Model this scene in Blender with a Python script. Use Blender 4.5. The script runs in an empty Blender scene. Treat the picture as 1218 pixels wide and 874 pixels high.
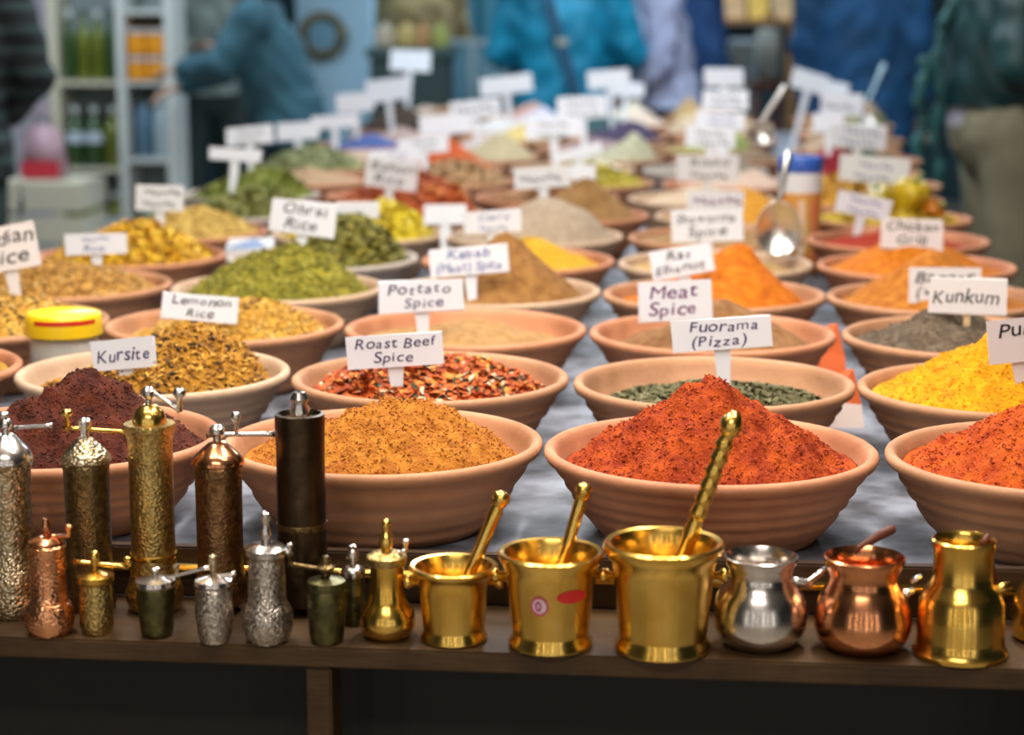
import bpy, bmesh, math, random
import numpy as np
from mathutils import Vector, Matrix

SC = bpy.context.scene
COL = SC.collection
rnd = random.Random(7)
nrs = np.random.RandomState(11)

# ------------------------------------------------------------------ camera
F = 2420.0                                  # focal length in pixels of a 1218x874 frame
PSI = math.atan(241 / F)                    # camera looks a little to the left of the table's axis
TILT = math.atan(452 / F)                   # and down
CZ = 1.427
cam_d = bpy.data.cameras.new('camera')
cam = bpy.data.objects.new('camera', cam_d)
COL.objects.link(cam)
cam.location = (0, 0, CZ)
cam.rotation_euler = (math.pi / 2 - TILT, 0, PSI)
cam_d.sensor_fit = 'HORIZONTAL'
cam_d.sensor_width = 36
cam_d.lens = 36 * F / 1218
cam_d.clip_end = 100
cam_d.dof.use_dof = True
cam_d.dof.focus_distance = 2.15
cam_d.dof.aperture_fstop = 4.0
SC.camera = cam

# ------------------------------------------------------------------ world and light
world = bpy.data.worlds.new('market_ambient')
SC.world = world
world.use_nodes = True
world.node_tree.nodes['Background'].inputs[0].default_value = (0.80, 0.88, 1.0, 1)
world.node_tree.nodes['Background'].inputs[1].default_value = 0.06

def area(name, loc, rot, sx, sy, power, colr):
    l = bpy.data.lights.new(name, 'AREA')
    l.shape = 'RECTANGLE'; l.size = sx; l.size_y = sy; l.energy = power; l.color = colr
    o = bpy.data.objects.new(name, l); COL.objects.link(o)
    o.location = loc; o.rotation_euler = rot
    return o
WARM = (1.0, 0.94, 0.85)
COOL = (0.76, 0.90, 1.0)
# strip lamps hung over the stall
area('lamp_over_table', (-0.90, 2.5, 2.55), (0, math.radians(-12), 0), 0.10, 1.3, 27, WARM)
area('lamp_over_table', (0.25, 2.5, 2.55), (0, math.radians(12), 0), 0.10, 1.3, 27, WARM)
area('lamp_over_table', (-0.35, 4.9, 2.70), (0, 0, 0), 0.4, 1.5, 32, (.95, .97, 1.0))
area('lamp_over_table', (-0.35, 7.2, 2.80), (0, 0, 0), 0.4, 1.5, 40, COOL)
area('aisle_area_light', (-0.2, -0.6, 2.9), (0, 0, 0), 1.6, 0.3, 30, WARM)  # added light on the floor before the stall, so the brass reflects it
area('aisle_area_light', (-2.9, 7.5, 2.95), (0, 0, 0), 0.4, 1.6, 42, COOL)
area('aisle_area_light', (1.5, 7.2, 2.95), (0, 0, 0), 0.4, 1.6, 26, COOL)
area('aisle_area_light', (-0.5, 10.6, 2.95), (0, 0, 0), 1.6, 0.4, 52, COOL)
# added strip lights behind the camera: frontal fill and tall streaks on the metal
for x, w, e, c_ in ((-2.2, .10, 4, WARM), (-1.1, .06, 3.4, (1, .94, .86)), (-0.35, .03, 2, WARM), (0.45, .07, 3.4, WARM), (1.2, .04, 2.4, (1, .94, .86)), (2.2, .10, 4, WARM)):
    area('strip_fill_light', (x, -1.7, 1.25), (math.radians(90), 0, 0), w, 2.4, e, c_)
# small spot lamps along the front of the stall
for i, x in enumerate((-0.95, -0.55, -0.15, 0.25, 0.65)):
    l = bpy.data.lights.new('front_spot', 'SPOT')
    l.energy = 12; l.spot_size = math.radians(80); l.spot_blend = 0.6; l.shadow_soft_size = 0.05
    l.color = WARM
    o = bpy.data.objects.new('front_spot', l); COL.objects.link(o)
    o.location = (x, 1.45, 2.45)
    d = Vector((x * 0.9 - 0.02, 2.10, 0.86)) - o.location
    o.rotation_euler = d.to_track_quat('-Z', 'Y').to_euler()

vs = SC.view_settings
vs.view_transform = 'Standard'; vs.look = 'None'; vs.gamma = 1; vs.use_curve_mapping = False
vs.exposure = 0.42

# ------------------------------------------------------------------ pixel helpers
SP, CP, ST, CT = math.sin(PSI), math.cos(PSI), math.sin(TILT), math.cos(TILT)
RIGHT = Vector((CP, SP, 0)); FWD = Vector((-SP * CT, CP * CT, -ST)); UP = RIGHT.cross(FWD)
CAM = Vector((0, 0, CZ))

def ray(px, py):
    return (FWD + RIGHT * ((px - 609) / F) + UP * ((437 - py) / F))
def on_z(px, py, z):
    r = ray(px, py); t = (z - CZ) / r.z
    return CAM + r * t
def on_y(px, py, Y):
    r = ray(px, py); return CAM + r * (Y / r.y)
def scale_at(p):
    return F / (Vector(p) - CAM).dot(FWD)
def z_at(X, Y, py):
    # height on the vertical line through X, Y that projects to row py
    k = (437 - py) / F
    v = Vector((X, Y, 0)) - CAM
    # (v+z*e).UP = k*(v+z*e).FWD
    return (k * v.dot(FWD) - v.dot(UP)) / (UP.z - k * FWD.z)

# ------------------------------------------------------------------ materials
MATS = {}
def mat(name, base, rough=0.6, metal=0.0, var=0.0, var_scale=30.0, col2=None, bump=0.0, bump_scale=80.0,
        coat=0.0, trans=0.0, ior=1.45, emit=None, detail=4.0, band=None, vor=False, spec=None, sheen=0.0, subs=0.0):
    if name in MATS: return MATS[name]
    m = bpy.data.materials.new(name); m.use_nodes = True
    nt = m.node_tree; b = nt.nodes['Principled BSDF']
    b.inputs['Base Color'].default_value = (*base, 1)
    b.inputs['Roughness'].default_value = rough
    b.inputs['Metallic'].default_value = metal
    if spec is not None: b.inputs['Specular IOR Level'].default_value = spec
    if coat: b.inputs['Coat Weight'].default_value = coat; b.inputs['Coat Roughness'].default_value = 0.15
    if trans: b.inputs['Transmission Weight'].default_value = trans; b.inputs['IOR'].default_value = ior
    if sheen: b.inputs['Sheen Weight'].default_value = sheen
    if emit: b.inputs['Emission Color'].default_value = (*emit[0], 1); b.inputs['Emission Strength'].default_value = emit[1]
    tc = nt.nodes.new('ShaderNodeTexCoord')
    if col2 is not None or var:
        if col2 is None: col2 = tuple(max(0, c * (1 - var)) for c in base)
        n = nt.nodes.new('ShaderNodeTexNoise'); n.inputs['Scale'].default_value = var_scale; n.inputs['Detail'].default_value = detail
        nt.links.new(tc.outputs['Object'], n.inputs['Vector'])
        rp = nt.nodes.new('ShaderNodeValToRGB')
        rp.color_ramp.elements[0].position = 0.36; rp.color_ramp.elements[1].position = 0.64
        rp.color_ramp.elements[0].color = (*col2, 1); rp.color_ramp.elements[1].color = (*base, 1)
        nt.links.new(n.outputs['Fac'], rp.inputs['Fac'])
        nt.links.new(rp.outputs['Color'], b.inputs['Base Color'])
    if bump:
        if vor:
            n2 = nt.nodes.new('ShaderNodeTexVoronoi'); out = 'Distance'
        else:
            n2 = nt.nodes.new('ShaderNodeTexNoise'); n2.inputs['Detail'].default_value = 6; out = 'Fac'
        n2.inputs['Scale'].default_value = bump_scale
        if band:
            mp = nt.nodes.new('ShaderNodeMapping'); mp.inputs['Scale'].default_value = band
            nt.links.new(tc.outputs['Object'], mp.inputs['Vector']); nt.links.new(mp.outputs['Vector'], n2.inputs['Vector'])
        else:
            nt.links.new(tc.outputs['Object'], n2.inputs['Vector'])
        bp = nt.nodes.new('ShaderNodeBump'); bp.inputs['Strength'].default_value = bump; bp.inputs['Distance'].default_value = 0.004
        nt.links.new(n2.outputs[out], bp.inputs['Height']); nt.links.new(bp.outputs['Normal'], b.inputs['Normal'])
    MATS[name] = m
    return m

TERRA = [mat('terracotta_%d' % i, b, 0.75, col2=c, var_scale=9, bump=0.35, bump_scale=60, detail=8)
         for i, (b, c) in enumerate((((.56, .265, .135), (.36, .16, .07)), ((.52, .26, .135), (.34, .16, .075)), ((.58, .25, .125), (.38, .145, .065))))]
TERRA_PALE = mat('terracotta_pale', (.58, .40, .27), 0.75, col2=(.45, .29, .18), var_scale=9, bump=0.35, bump_scale=60)
TERRA_GREY = mat('clay_grey', (.52, .44, .38), 0.75, col2=(.40, .33, .28), var_scale=9, bump=0.35, bump_scale=60)
BRASS = mat('brass', (.90, .58, .14), 0.22, 1, col2=(.76, .44, .08), var_scale=25, bump=0.08, bump_scale=40)
BRASS_ENG = mat('brass_engraved', (.66, .46, .16), 0.30, 1, col2=(.36, .24, .08), var_scale=200, bump=0.32, bump_scale=340, vor=True)
BRASS_DK = mat('brass_dark', (.26, .17, .07), 0.36, 1, col2=(.13, .085, .035), var_scale=160, bump=0.22, bump_scale=340, vor=True)
OLIVE_MET = mat('bronze_olive', (.16, .14, .055), 0.36, 1, col2=(.09, .08, .035), var_scale=90, bump=0.35, bump_scale=110)
BRONZE_BK = mat('bronze_black', (.085, .055, .03), 0.38, 1, col2=(.05, .033, .02), var_scale=40, bump=0.2, bump_scale=90)
COPPER = mat('copper', (.86, .40, .20), 0.24, 1, col2=(.66, .26, .11), var_scale=60, bump=0.25, bump_scale=300, vor=True)
COPPER_S = mat('copper_smooth', (.90, .38, .17), 0.2, 1, col2=(.62, .25, .11), var_scale=18, bump=0.06, bump_scale=40)
COPPER_DK = mat('copper_dark', (.30, .16, .07), 0.34, 1, col2=(.16, .08, .035), var_scale=160, bump=0.22, bump_scale=340, vor=True)
SILVER = mat('silver', (.80, .72, .66), 0.22, 1, col2=(.58, .52, .47), var_scale=30, bump=0.08, bump_scale=50)
SILVER_ENG = mat('silver_engraved', (.66, .58, .50), 0.28, 1, col2=(.34, .27, .21), var_scale=220, bump=0.32, bump_scale=340, vor=True)
SILVER_ORN = mat('silver_gilt', (.70, .56, .38), 0.28, 1, col2=(.36, .26, .13), var_scale=200, bump=0.4, bump_scale=300, vor=True)
STEEL = mat('steel', (.74, .72, .68), 0.30, 1)
WOOD = mat('wood_dark', (.05, .026, .014), 0.45, col2=(.028, .015, .009), var_scale=14, bump=0.2, bump_scale=25, band=(1, 8, 8), spec=0.3)
WOOD_MID = mat('wood_shelf', (.075, .040, .015), 0.55, col2=(.042, .021, .008), var_scale=14, bump=0.25, bump_scale=25, band=(1, 8, 8), spec=0.25)
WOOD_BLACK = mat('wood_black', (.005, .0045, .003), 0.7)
WOOD_RED = mat('wood_handle', (.11, .03, .015), 0.55, spec=0.3)
STICK = mat('wood_stick', (.74, .50, .27), 0.6, var=0.25, var_scale=60)
CLOTH = mat('table_marble', (.25, .27, .33), 0.6, col2=(.045, .045, .055), var_scale=13, bump=0.15, bump_scale=35, detail=8)
CARD = mat('card_white', (.70, .72, .78), 0.5)
CARD_PINK = mat('card_offwhite', (.70, .65, .65), 0.5)
INK = mat('ink_violet', (.035, .02, .10), 0.5)
INK_BLUE = mat('ink_blue', (.06, .08, .30), 0.5)
INK_BLACK = mat('ink_black', (.02, .018, .02), 0.5)
INK_PURPLE = mat('ink_purple', (.13, .02, .12), 0.5)

# ------------------------------------------------------------------ mesh helpers
def mesh_np(name, verts, faces, mats, parent=None, smooth=True, midx=None, loc=None):
    me = bpy.data.meshes.new(name)
    me.from_pydata([tuple(v) for v in verts] if not isinstance(verts, np.ndarray) else verts.tolist(), [], faces)
    return link(name, me, mats, parent, smooth, midx, loc)

def link(name, me, mats, parent=None, smooth=True, midx=None, loc=None):
    if not isinstance(mats, (list, tuple)): mats = [mats]
    for m in mats: me.materials.append(m)
    if smooth: me.polygons.foreach_set('use_smooth', [True] * len(me.polygons))
    if midx is not None: me.polygons.foreach_set('material_index', midx)
    me.update()
    o = bpy.data.objects.new(name, me); COL.objects.link(o)
    if parent is not None: o.parent = parent
    if loc is not None: o.location = loc
    return o

def tag(o, label, cat, group=None):
    o['label'] = label; o['category'] = cat
    if group: o['group'] = group
    return o
def struct(o): o['kind'] = 'structure'; return o
def empty(name, loc, label=None, cat=None, group=None, rz=0):
    o = bpy.data.objects.new(name, None); COL.objects.link(o)
    o.empty_display_size = 0.05
    o.location = loc; o.rotation_euler = (0, 0, rz)
    if label: tag(o, label, cat, group)
    return o

def lathe_data(prof, seg=40, closed=False):
    """prof: list of (r, z); r == 0 ends collapse to a point"""
    V, Fc, rings = [], [], []
    for r, z in prof:
        if r <= 1e-6:
            rings.append([len(V)]); V.append((0, 0, z))
        else:
            s = len(V)
            for k in range(seg):
                a = 2 * math.pi * k / seg
                V.append((r * math.cos(a), r * math.sin(a), z))
            rings.append(list(range(s, s + seg)))
    for a, b in zip(rings[:-1], rings[1:]):
        for k in range(seg):
            k2 = (k + 1) % seg
            if len(a) == 1 and len(b) == 1: continue
            if len(a) == 1: Fc.append((a[0], b[k2], b[k]))
            elif len(b) == 1: Fc.append((a[k], a[k2], b[0]))
            else: Fc.append((a[k], a[k2], b[k2], b[k]))
    return V, Fc

def lathe(name, prof, m, parent=None, loc=None, seg=40, caps=True, smooth=True):
    p = list(prof)
    if caps:
        if p[0][0] > 1e-6: p.insert(0, (0, p[0][1]))
        if p[-1][0] > 1e-6: p.append((0, p[-1][1]))
    V, Fc = lathe_data(p, seg)
    o = mesh_np(name, V, Fc, m, parent, smooth, loc=loc)
    if smooth: sharp(o)
    return o
def sharp(o, ang=42):
    # split shading at hard turns
    me = o.data
    bm = bmesh.new(); bm.from_mesh(me)
    for e in bm.edges:
        if len(e.link_faces) == 2 and e.calc_face_angle(0) > math.radians(ang): e.smooth = False
    bm.to_mesh(me); bm.free()

def box_bm(bm, c, s, rot=None):
    r = bmesh.ops.create_cube(bm, size=1)
    M = Matrix.Translation(c) @ (rot or Matrix()) @ Matrix.Diagonal((*s, 1))
    bmesh.ops.transform(bm, matrix=M, verts=r['verts'])
    return r['verts']
def box(name, c, s, m, parent=None, bevel=0.0, rot=None, loc=None):
    bm = bmesh.new(); box_bm(bm, c, s, rot)
    if bevel: bmesh.ops.bevel(bm, geom=bm.edges[:], offset=bevel, segments=2, affect='EDGES')
    me = bpy.data.meshes.new(name); bm.to_mesh(me); bm.free()
    return link(name, me, m, parent, False, loc=loc)

def tube_data(pts, rads, seg=10):
    """round tube through pts with a radius each, closed ends"""
    V, Fc = [], []
    pts = [Vector(p) for p in pts]
    n = len(pts)
    up = Vector((0, 0, 1))
    prev = None
    for i, p in enumerate(pts):
        t = (pts[min(i + 1, n - 1)] - pts[max(i - 1, 0)]).normalized()
        if prev is None:
            a = t.cross(up) if abs(t.z) < 0.95 else t.cross(Vector((1, 0, 0)))
        else:
            a = prev - t * prev.dot(t)
        a.normalize(); prev = a; b = t.cross(a)
        for k in range(seg):
            th = 2 * math.pi * k / seg
            V.append(p + (a * math.cos(th) + b * math.sin(th)) * rads[i])
    for i in range(n - 1):
        for k in range(seg):
            k2 = (k + 1) % seg
            Fc.append((i * seg + k, i * seg + k2, (i + 1) * seg + k2, (i + 1) * seg + k))
    s = len(V); V.append(pts[0]); V.append(pts[-1])
    for k in range(seg):
        k2 = (k + 1) % seg
        Fc.append((s, k2, k)); Fc.append((s + 1, (n - 1) * seg + k, (n - 1) * seg + k2))
    return V, Fc
def tube(name, pts, rads, m, parent=None, seg=10, loc=None):
    if not isinstance(rads, (list, tuple)): rads = [rads] * len(pts)
    V, Fc = tube_data(pts, rads, seg)
    return mesh_np(name, V, Fc, m, parent, True, loc=loc)

# value noise for heaps
_G = nrs.rand(64, 64)
def vnoise(x, y):
    xi = np.floor(x).astype(int); yi = np.floor(y).astype(int)
    fx = x - xi; fy = y - yi
    fx = fx * fx * (3 - 2 * fx); fy = fy * fy * (3 - 2 * fy)
    a = _G[xi % 64, yi % 64]; b = _G[(xi + 1) % 64, yi % 64]; c = _G[xi % 64, (yi + 1) % 64]; d = _G[(xi + 1) % 64, (yi + 1) % 64]
    return (a * (1 - fx) + b * fx) * (1 - fy) + (c * (1 - fx) + d * fx) * fy - 0.5
def fbm(x, y, f0, n=4):
    v = 0; a = 1.0
    for i in range(n):
        v = v + a * vnoise(x * f0 + 13.7 * i, y * f0 + 5.1 * i); a *= 0.5; f0 *= 2.1
    return v

# ------------------------------------------------------------------ the hall
TZ = 0.85; BH = 0.095; RIMZ = TZ + BH; SHZ = TZ - 0.025
FLOOR = mat('floor_stone', (.42, .38, .32), 0.5, col2=(.24, .21, .18), var_scale=5, bump=0.1, bump_scale=20)
WALLM = mat('wall_teal', (.035, .085, .105), 0.8, col2=(.02, .05, .065), var_scale=2)
WALL_L = mat('wall_grey', (.22, .24, .25), 0.8, var=0.2, var_scale=2)
CEIL = mat('ceiling_grey', (.35, .35, .35), 0.9)
struct(box('floor', (0, 5, -0.05), (11, 18, 0.1), FLOOR))
struct(box('ceiling', (0, 5, 3.45), (11, 18, 0.1), CEIL))
struct(box('wall_back', (0, 14.05, 1.7), (11, 0.1, 3.4), WALLM))
struct(box('wall_left', (-5.55, 5, 1.7), (0.1, 18, 3.4), WALL_L))
struct(box('wall_right', (5.55, 5, 1.7), (0.1, 18, 3.4), WALLM))

# ------------------------------------------------------------------ the stall table with its front shelf
TX0, TX1, TY0, TY1 = -1.31, 0.578, 1.945, 8.36
stall = empty('market_stall_table', (0, 2, 0), 'long market stall table with grey mottled top and dark wooden front shelf', 'table')
def spart(name, c, s, m, bevel=0.002):
    return box(name, (c[0], c[1] - 2, c[2]), s, m, stall, bevel)
spart('tabletop', ((TX0 + TX1) / 2, (TY0 + TY1) / 2, TZ - 0.0125), (TX1 - TX0, TY1 - TY0, 0.025), CLOTH)
LIPY = TY0 - 0.0085
spart('front_lip', ((TX0 + TX1) / 2, LIPY, TZ + 0.0), (TX1 - TX0, 0.015, 0.052), WOOD)
spart('side_apron', (TX0 - 0.006, (TY0 + TY1) / 2, TZ - 0.05), (0.012, TY1 - TY0, 0.11), WOOD)
spart('side_apron', (TX1 + 0.006, (TY0 + TY1) / 2, TZ - 0.05), (0.012, TY1 - TY0, 0.09), WOOD)
for x in (TX0 + 0.08, TX1 - 0.08):
    for y in (2.1, 5.1, 8.2):
        spart('leg', (x, y, (TZ - 0.025) / 2), (0.07, 0.07, TZ - 0.025), WOOD)
# front edge of the shelf board is at row 783 near column 700
SHY0 = on_z(700, 780, SHZ).y
SHY1 = LIPY - 0.009
spart('shelf_board', ((TX0 + TX1) / 2, (SHY0 + SHY1) / 2, SHZ - 0.010), (TX1 - TX0, SHY1 - SHY0, 0.020), WOOD_MID)
tube('brass_rail', [(TX0 + 0.02, SHY1 - 0.006 - 2, SHZ + 0.031), (TX1 - 0.02, SHY1 - 0.006 - 2, SHZ + 0.031)], 0.0052, BRASS, stall, 12)
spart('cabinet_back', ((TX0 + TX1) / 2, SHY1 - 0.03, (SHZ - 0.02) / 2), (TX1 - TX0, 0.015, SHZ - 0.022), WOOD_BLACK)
for px in (-330, 382, 1236):
    p = on_z(px, 800, SHZ - 0.03)
    spart('divider_post', (p.x, SHY0 + 0.028, (SHZ - 0.02) / 2), (0.024, 0.05, SHZ - 0.022), WOOD_MID)
spart('lower_shelf', ((TX0 + TX1) / 2, (SHY0 + SHY1) / 2 - 0.01, 0.42), (TX1 - TX0, SHY1 - SHY0 - 0.03, 0.02), WOOD)

# ------------------------------------------------------------------ bowls
def bowl_mesh(R, seg, ridges, m, seed):
    r_ = random.Random(seed)
    k = R / 0.175; h = BH
    P = [(0, 0.0), (.100 * k, 0.0), (.112 * k, 0.001), (.1165 * k, .006)]
    n = 22
    for i in range(1, n):
        t = i / n
        r = .1165 + (.1655 - .1165) * (t ** 0.86)
        r += 0.0013 * math.sin(t * ridges * 2 * math.pi + seed + 1.6 * math.sin(t * 7 + seed)) + 0.0006 * math.sin(t * 31 + 2 * seed)
        P.append((r * k, .006 + (.079 - .006) * t))
    P += [(.1675 * k, .080), (.1725 * k, .083), (.1750 * k, .088), (.1744 * k, .0925), (.1710 * k, .095), (.1660 * k, .0945), (.1625 * k, .091), (.1595 * k, .084)]
    for i in range(1, 9):
        t = i / 8
        P.append(((.1595 - (.1595 - .100) * (t ** 1.5)) * k, .084 - (.084 - .014) * t))
    P += [(.06 * k, .011), (0, .010)]
    V, Fc = lathe_data(P, seg)
    V = [(x * (1 + 0.008 * math.sin(2 * math.atan2(y, x) + seed)), y, z) for x, y, z in V]
    me = bpy.data.meshes.new('bowl')
    me.from_pydata(V, [], Fc); me.materials.append(m)
    me.polygons.foreach_set('use_smooth', [True] * len(me.polygons))
    return me

COLX = (-1.066, -0.710, -0.354, 0.003, 0.358)
ROWY = [2.13 + 0.376 * i for i in range(17)]

# contents: (row, col): desc, colour a, colour b, peak above rim, drop of the edge below the rim, (peak dx, dy), texture, radius, clay
# texture: 'p' powder, 'g' coarse powder, 'f' flakes, 'r' rice/grains, 'l' leaves
S = {}
def s(r, c, desc, a, b, H, low=.012, pk=(0, 0), tex='p', R=.174, clay=None, extra=None):
    S[(r, c)] = dict(desc=desc, a=a, b=b, H=H, low=low, pk=pk, tex=tex, R=R, clay=clay, extra=extra)
s(0, 1, 'dark red-brown ground sumac', (.115, .024, .010), (.05, .011, .006), .079, .016, (.030, .0), 'g', .176)
s(0, 2, 'golden-brown curry powder', (.50, .19, .022), (.35, .11, .013), .042, .024, (.02, 0), 'g', .1735)
s(0, 3, 'brick-red coarse paprika', (.45, .070, .007), (.24, .024, .004), .080, .020, (0, .01), 'g', .1765)
s(0, 4, 'glossy orange-red chili flakes', (.54, .10, .009), (.34, .04, .006), .085, .014, (.01, 0), 'g', .175)
s(1, 0, 'sandy yellow rice mix', (.62, .36, .06), (.42, .22, .04), .03, .015, (0, 0), 'r')
s(1, 1, 'golden rice mix with dark raisins', (.50, .24, .025), (.26, .11, .015), .060, .024, (.05, .01), 'r', .174, 'p', ((.05, .022, .008), (.68, .40, .07)))
s(1, 2, 'red dried vegetable flakes', (.58, .12, .018), (.36, .06, .015), .022, .022, (0, 0), 'f', .174, None, ((.70, .30, .05), (.62, .50, .32), (.05, .05, .02)))
s(1, 3, 'grey-green dried oregano leaves', (.155, .135, .055), (.085, .08, .03), -.012, .032, (0, 0), 'l', .174, None, ((.22, .20, .10),))
s(1, 4, 'bright yellow turmeric', (.76, .36, .006), (.60, .24, .004), .062, .014, (-.01, .0), 'g', .174)
s(2, 0, 'orange-yellow rice with black raisins', (.66, .38, .06), (.46, .24, .04), .036, .012, (0, 0), 'r', .174, None, ((.05, .025, .015), (.75, .55, .22)))
s(2, 1, 'pale yellow rice flakes', (.66, .38, .06), (.48, .24, .03), .036, .024, (.03, 0), 'r', .174, None, ((.74, .54, .18), (.12, .06, .02)))
s(2, 2, 'sandy brown potato spice', (.44, .25, .10), (.33, .175, .065), .012, .024, (.01, 0), 'p', .174)
s(2, 3, 'reddish brown meat spice', (.30, .15, .06), (.20, .09, .035), .050, .026, (.012, .02), 'p', .174)
s(2, 4, 'dark grey ground pepper', (.17, .125, .085), (.10, .072, .048), .036, .014, (-.05, 0), 'g', .174)
s(3, 0, 'amber rice with nuts', (.58, .32, .07), (.40, .19, .04), .036, .014, (-.01, 0), 'r', .174, None, ((.72, .52, .22), (.18, .08, .03)))
s(3, 1, 'yellow-green herb rice', (.33, .28, .03), (.17, .16, .02), .068, .016, (.02, 0), 'r', .174, 'p', ((.46, .42, .08), (.12, .13, .02)))
s(3, 2, 'brown kebab spice', (.32, .155, .045), (.22, .095, .025), .100, .018, (.02, 0), 'p', .174, 'p')
s(3, 3, 'vivid orange ground spice', (.62, .18, .010), (.46, .105, .006), .085, .022, (.035, 0), 'p', .178)
s(3, 4, 'ochre-orange curry blend', (.48, .18, .022), (.34, .105, .012), .080, .016, (-.01, 0), 'p', .174)
s(4, 0, 'bright yellow dried flower petals', (.80, .48, .025), (.60, .30, .02), .058, .012, (.01, 0), 'f', .174, None, ((.50, .26, .03), (.85, .60, .08)))
s(4, 1, 'dark olive dried herb leaves', (.25, .22, .035), (.13, .12, .02), .072, .014, (.05, 0), 'f', .174, 'g', ((.42, .33, .04), (.10, .09, .02)))
s(4, 2, 'mustard yellow powder', (.66, .38, .02), (.50, .26, .015), .044, .014, (.02, 0), 'p', .174)
s(4, 3, 'pale tan spice powder', (.52, .34, .14), (.40, .24, .09), .018, .018, (0, 0), 'p', .174, 'p')
s(4, 4, 'orange tandoori powder', (.62, .20, .012), (.46, .12, .008), .070, .014, (-.01, 0), 'p', .174)
s(5, 0, 'pale yellow ground grain', (.66, .46, .13), (.52, .33, .08), .046, .012, (.02, 0), 'r', .170)
s(5, 1, 'lemon yellow flakes', (.76, .60, .03), (.55, .40, .02), .060, .012, (.06, 0), 'f', .174, 'p', ((.85, .72, .12),))
s(5, 2, 'greyish beige ground pepper', (.44, .34, .24), (.35, .26, .18), .076, .008, (.03, 0), 'p', .176, 'p')
s(5, 3, 'brown shawarma spice', (.38, .23, .10), (.28, .15, .06), .030, .014, (0, 0), 'p', .172)
s(5, 4, 'deep red paprika powder', (.42, .045, .015), (.28, .02, .01), .022, .018, (0, 0), 'p', .176)
s(6, 0, 'olive green dried herbs', (.25, .25, .06), (.15, .16, .035), .052, .010, (.03, 0), 'f', .165, 'g', ((.34, .34, .12),))
s(6, 1, 'red chili flakes', (.50, .10, .018), (.32, .05, .012), .060, .012, (.10, 0), 'f', .172, None, ((.62, .20, .03),))
s(6, 2, 'dark tan ground coriander', (.33, .18, .06), (.22, .11, .035), .074, .012, (.04, 0), 'g', .172)
s(6, 3, 'mustard-orange curry powder', (.64, .30, .025), (.48, .20, .02), .068, .012, (.02, 0), 'p', .172, 'p')
s(6, 4, 'lemon-yellow pickled pieces', (.66, .46, .03), (.48, .30, .02), .020, .014, (0, 0), 'f', .174, None, ((.75, .58, .06),))
s(7, 0, 'fresh green dried herbs', (.24, .27, .04), (.14, .17, .02), .060, .010, (.03, 0), 'f', .168, 'g', ((.34, .36, .09),))
s(7, 1, 'rust-red crushed pepper', (.46, .10, .025), (.30, .055, .015), .052, .010, (.05, 0), 'f', .170)
s(7, 2, 'roasted nut pieces', (.44, .22, .09), (.26, .12, .05), .040, .010, (.09, 0), 'f', .168, None, ((.55, .33, .15),))
s(7, 3, 'cream-beige ground spice', (.58, .44, .30), (.48, .34, .22), .030, .012, (0, 0), 'p', .170, 'p')
s(7, 4, 'amber dried fruit pieces', (.58, .30, .035), (.42, .19, .025), .060, .010, (-.09, 0), 'f', .172, None, ((.70, .46, .06),))
s(8, 0, 'tan ground roots', (.46, .31, .19), (.36, .23, .13), .030, .010, (0, 0), 'p', .168)
s(8, 1, 'toasted tan nuts', (.54, .34, .17), (.36, .20, .09), .050, .010, (.02, 0), 'f', .170, None, ((.65, .46, .26),))
s(8, 2, 'yellow-green mustard seeds', (.56, .46, .05), (.38, .30, .03), .044, .010, (-.01, 0), 'f', .168, None, ((.66, .55, .10),))
s(8, 3, 'peach-coloured ground spice', (.62, .44, .34), (.50, .34, .25), .030, .012, (.06, 0), 'p', .168)
s(8, 4, 'yellow split peas', (.62, .45, .06), (.46, .30, .04), .026, .012, (-.03, 0), 'r', .170)
s(9, 0, 'pale green dried leaves', (.35, .38, .19), (.25, .28, .12), .060, .008, (0, 0), 'f', .168, None)
s(9, 1, 'orange-red ground chili', (.56, .12, .03), (.40, .07, .02), .085, .010, (.02, 0), 'p', .166)
s(9, 2, 'ivory white ground ginger', (.66, .58, .44), (.54, .46, .34), .030, .010, (.06, 0), 'p', .170, 'p')
s(9, 3, 'grey-brown ground cumin', (.30, .25, .19), (.22, .18, .13), .044, .010, (.10, 0), 'p', .168, 'g')
s(9, 4, 'crimson dried berries', (.46, .035, .05), (.28, .015, .025), .056, .008, (-.06, 0), 'f', .168)
s(10, 0, 'pinkish tan powder', (.54, .40, .30), (.44, .30, .22), .018, .010, (0, 0), 'p', .166)
s(10, 1, 'khaki ground herbs', (.50, .42, .26), (.38, .31, .18), .075, .008, (.05, 0), 'p', .168)
s(10, 2, 'pale olive ground sage', (.50, .47, .32), (.34, .32, .21), .080, .006, (.10, 0), 'p', .172)
s(10, 3, 'brown clove powder', (.26, .17, .10), (.18, .11, .065), .040, .010, (.08, 0), 'p', .166)
s(10, 4, 'dark green dried leaves', (.05, .12, .07), (.03, .07, .04), .046, .010, (-.06, 0), 'f', .166)
s(11, 0, 'indigo blue powder', (.08, .13, .34), (.05, .08, .22), .044, .010, (.04, 0), 'p', .164)
s(11, 1, 'pale rose ground salt', (.62, .50, .47), (.52, .40, .38), .044, .010, (.05, 0), 'p', .164)
s(11, 2, 'dusky mauve powder', (.38, .27, .26), (.28, .19, .19), .030, .010, (.02, 0), 'p', .164)
s(11, 3, 'light green cardamom pods', (.36, .40, .14), (.24, .28, .08), .060, .010, (.09, 0), 'f', .164)
s(11, 4, 'tan crushed bark', (.48, .33, .22), (.34, .22, .14), .050, .010, (-.03, 0), 'f', .164)
s(12, 0, 'rose-grey ground roots', (.44, .32, .28), (.32, .22, .19), .030, .010, (0, 0), 'p', .164)
s(12, 1, 'straw yellow powder', (.66, .50, .20), (.54, .38, .13), .052, .010, (.05, 0), 'p', .164)
s(12, 2, 'blackish purple berries', (.08, .06, .11), (.05, .035, .07), .056, .010, (.04, 0), 'f', .164)
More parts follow.
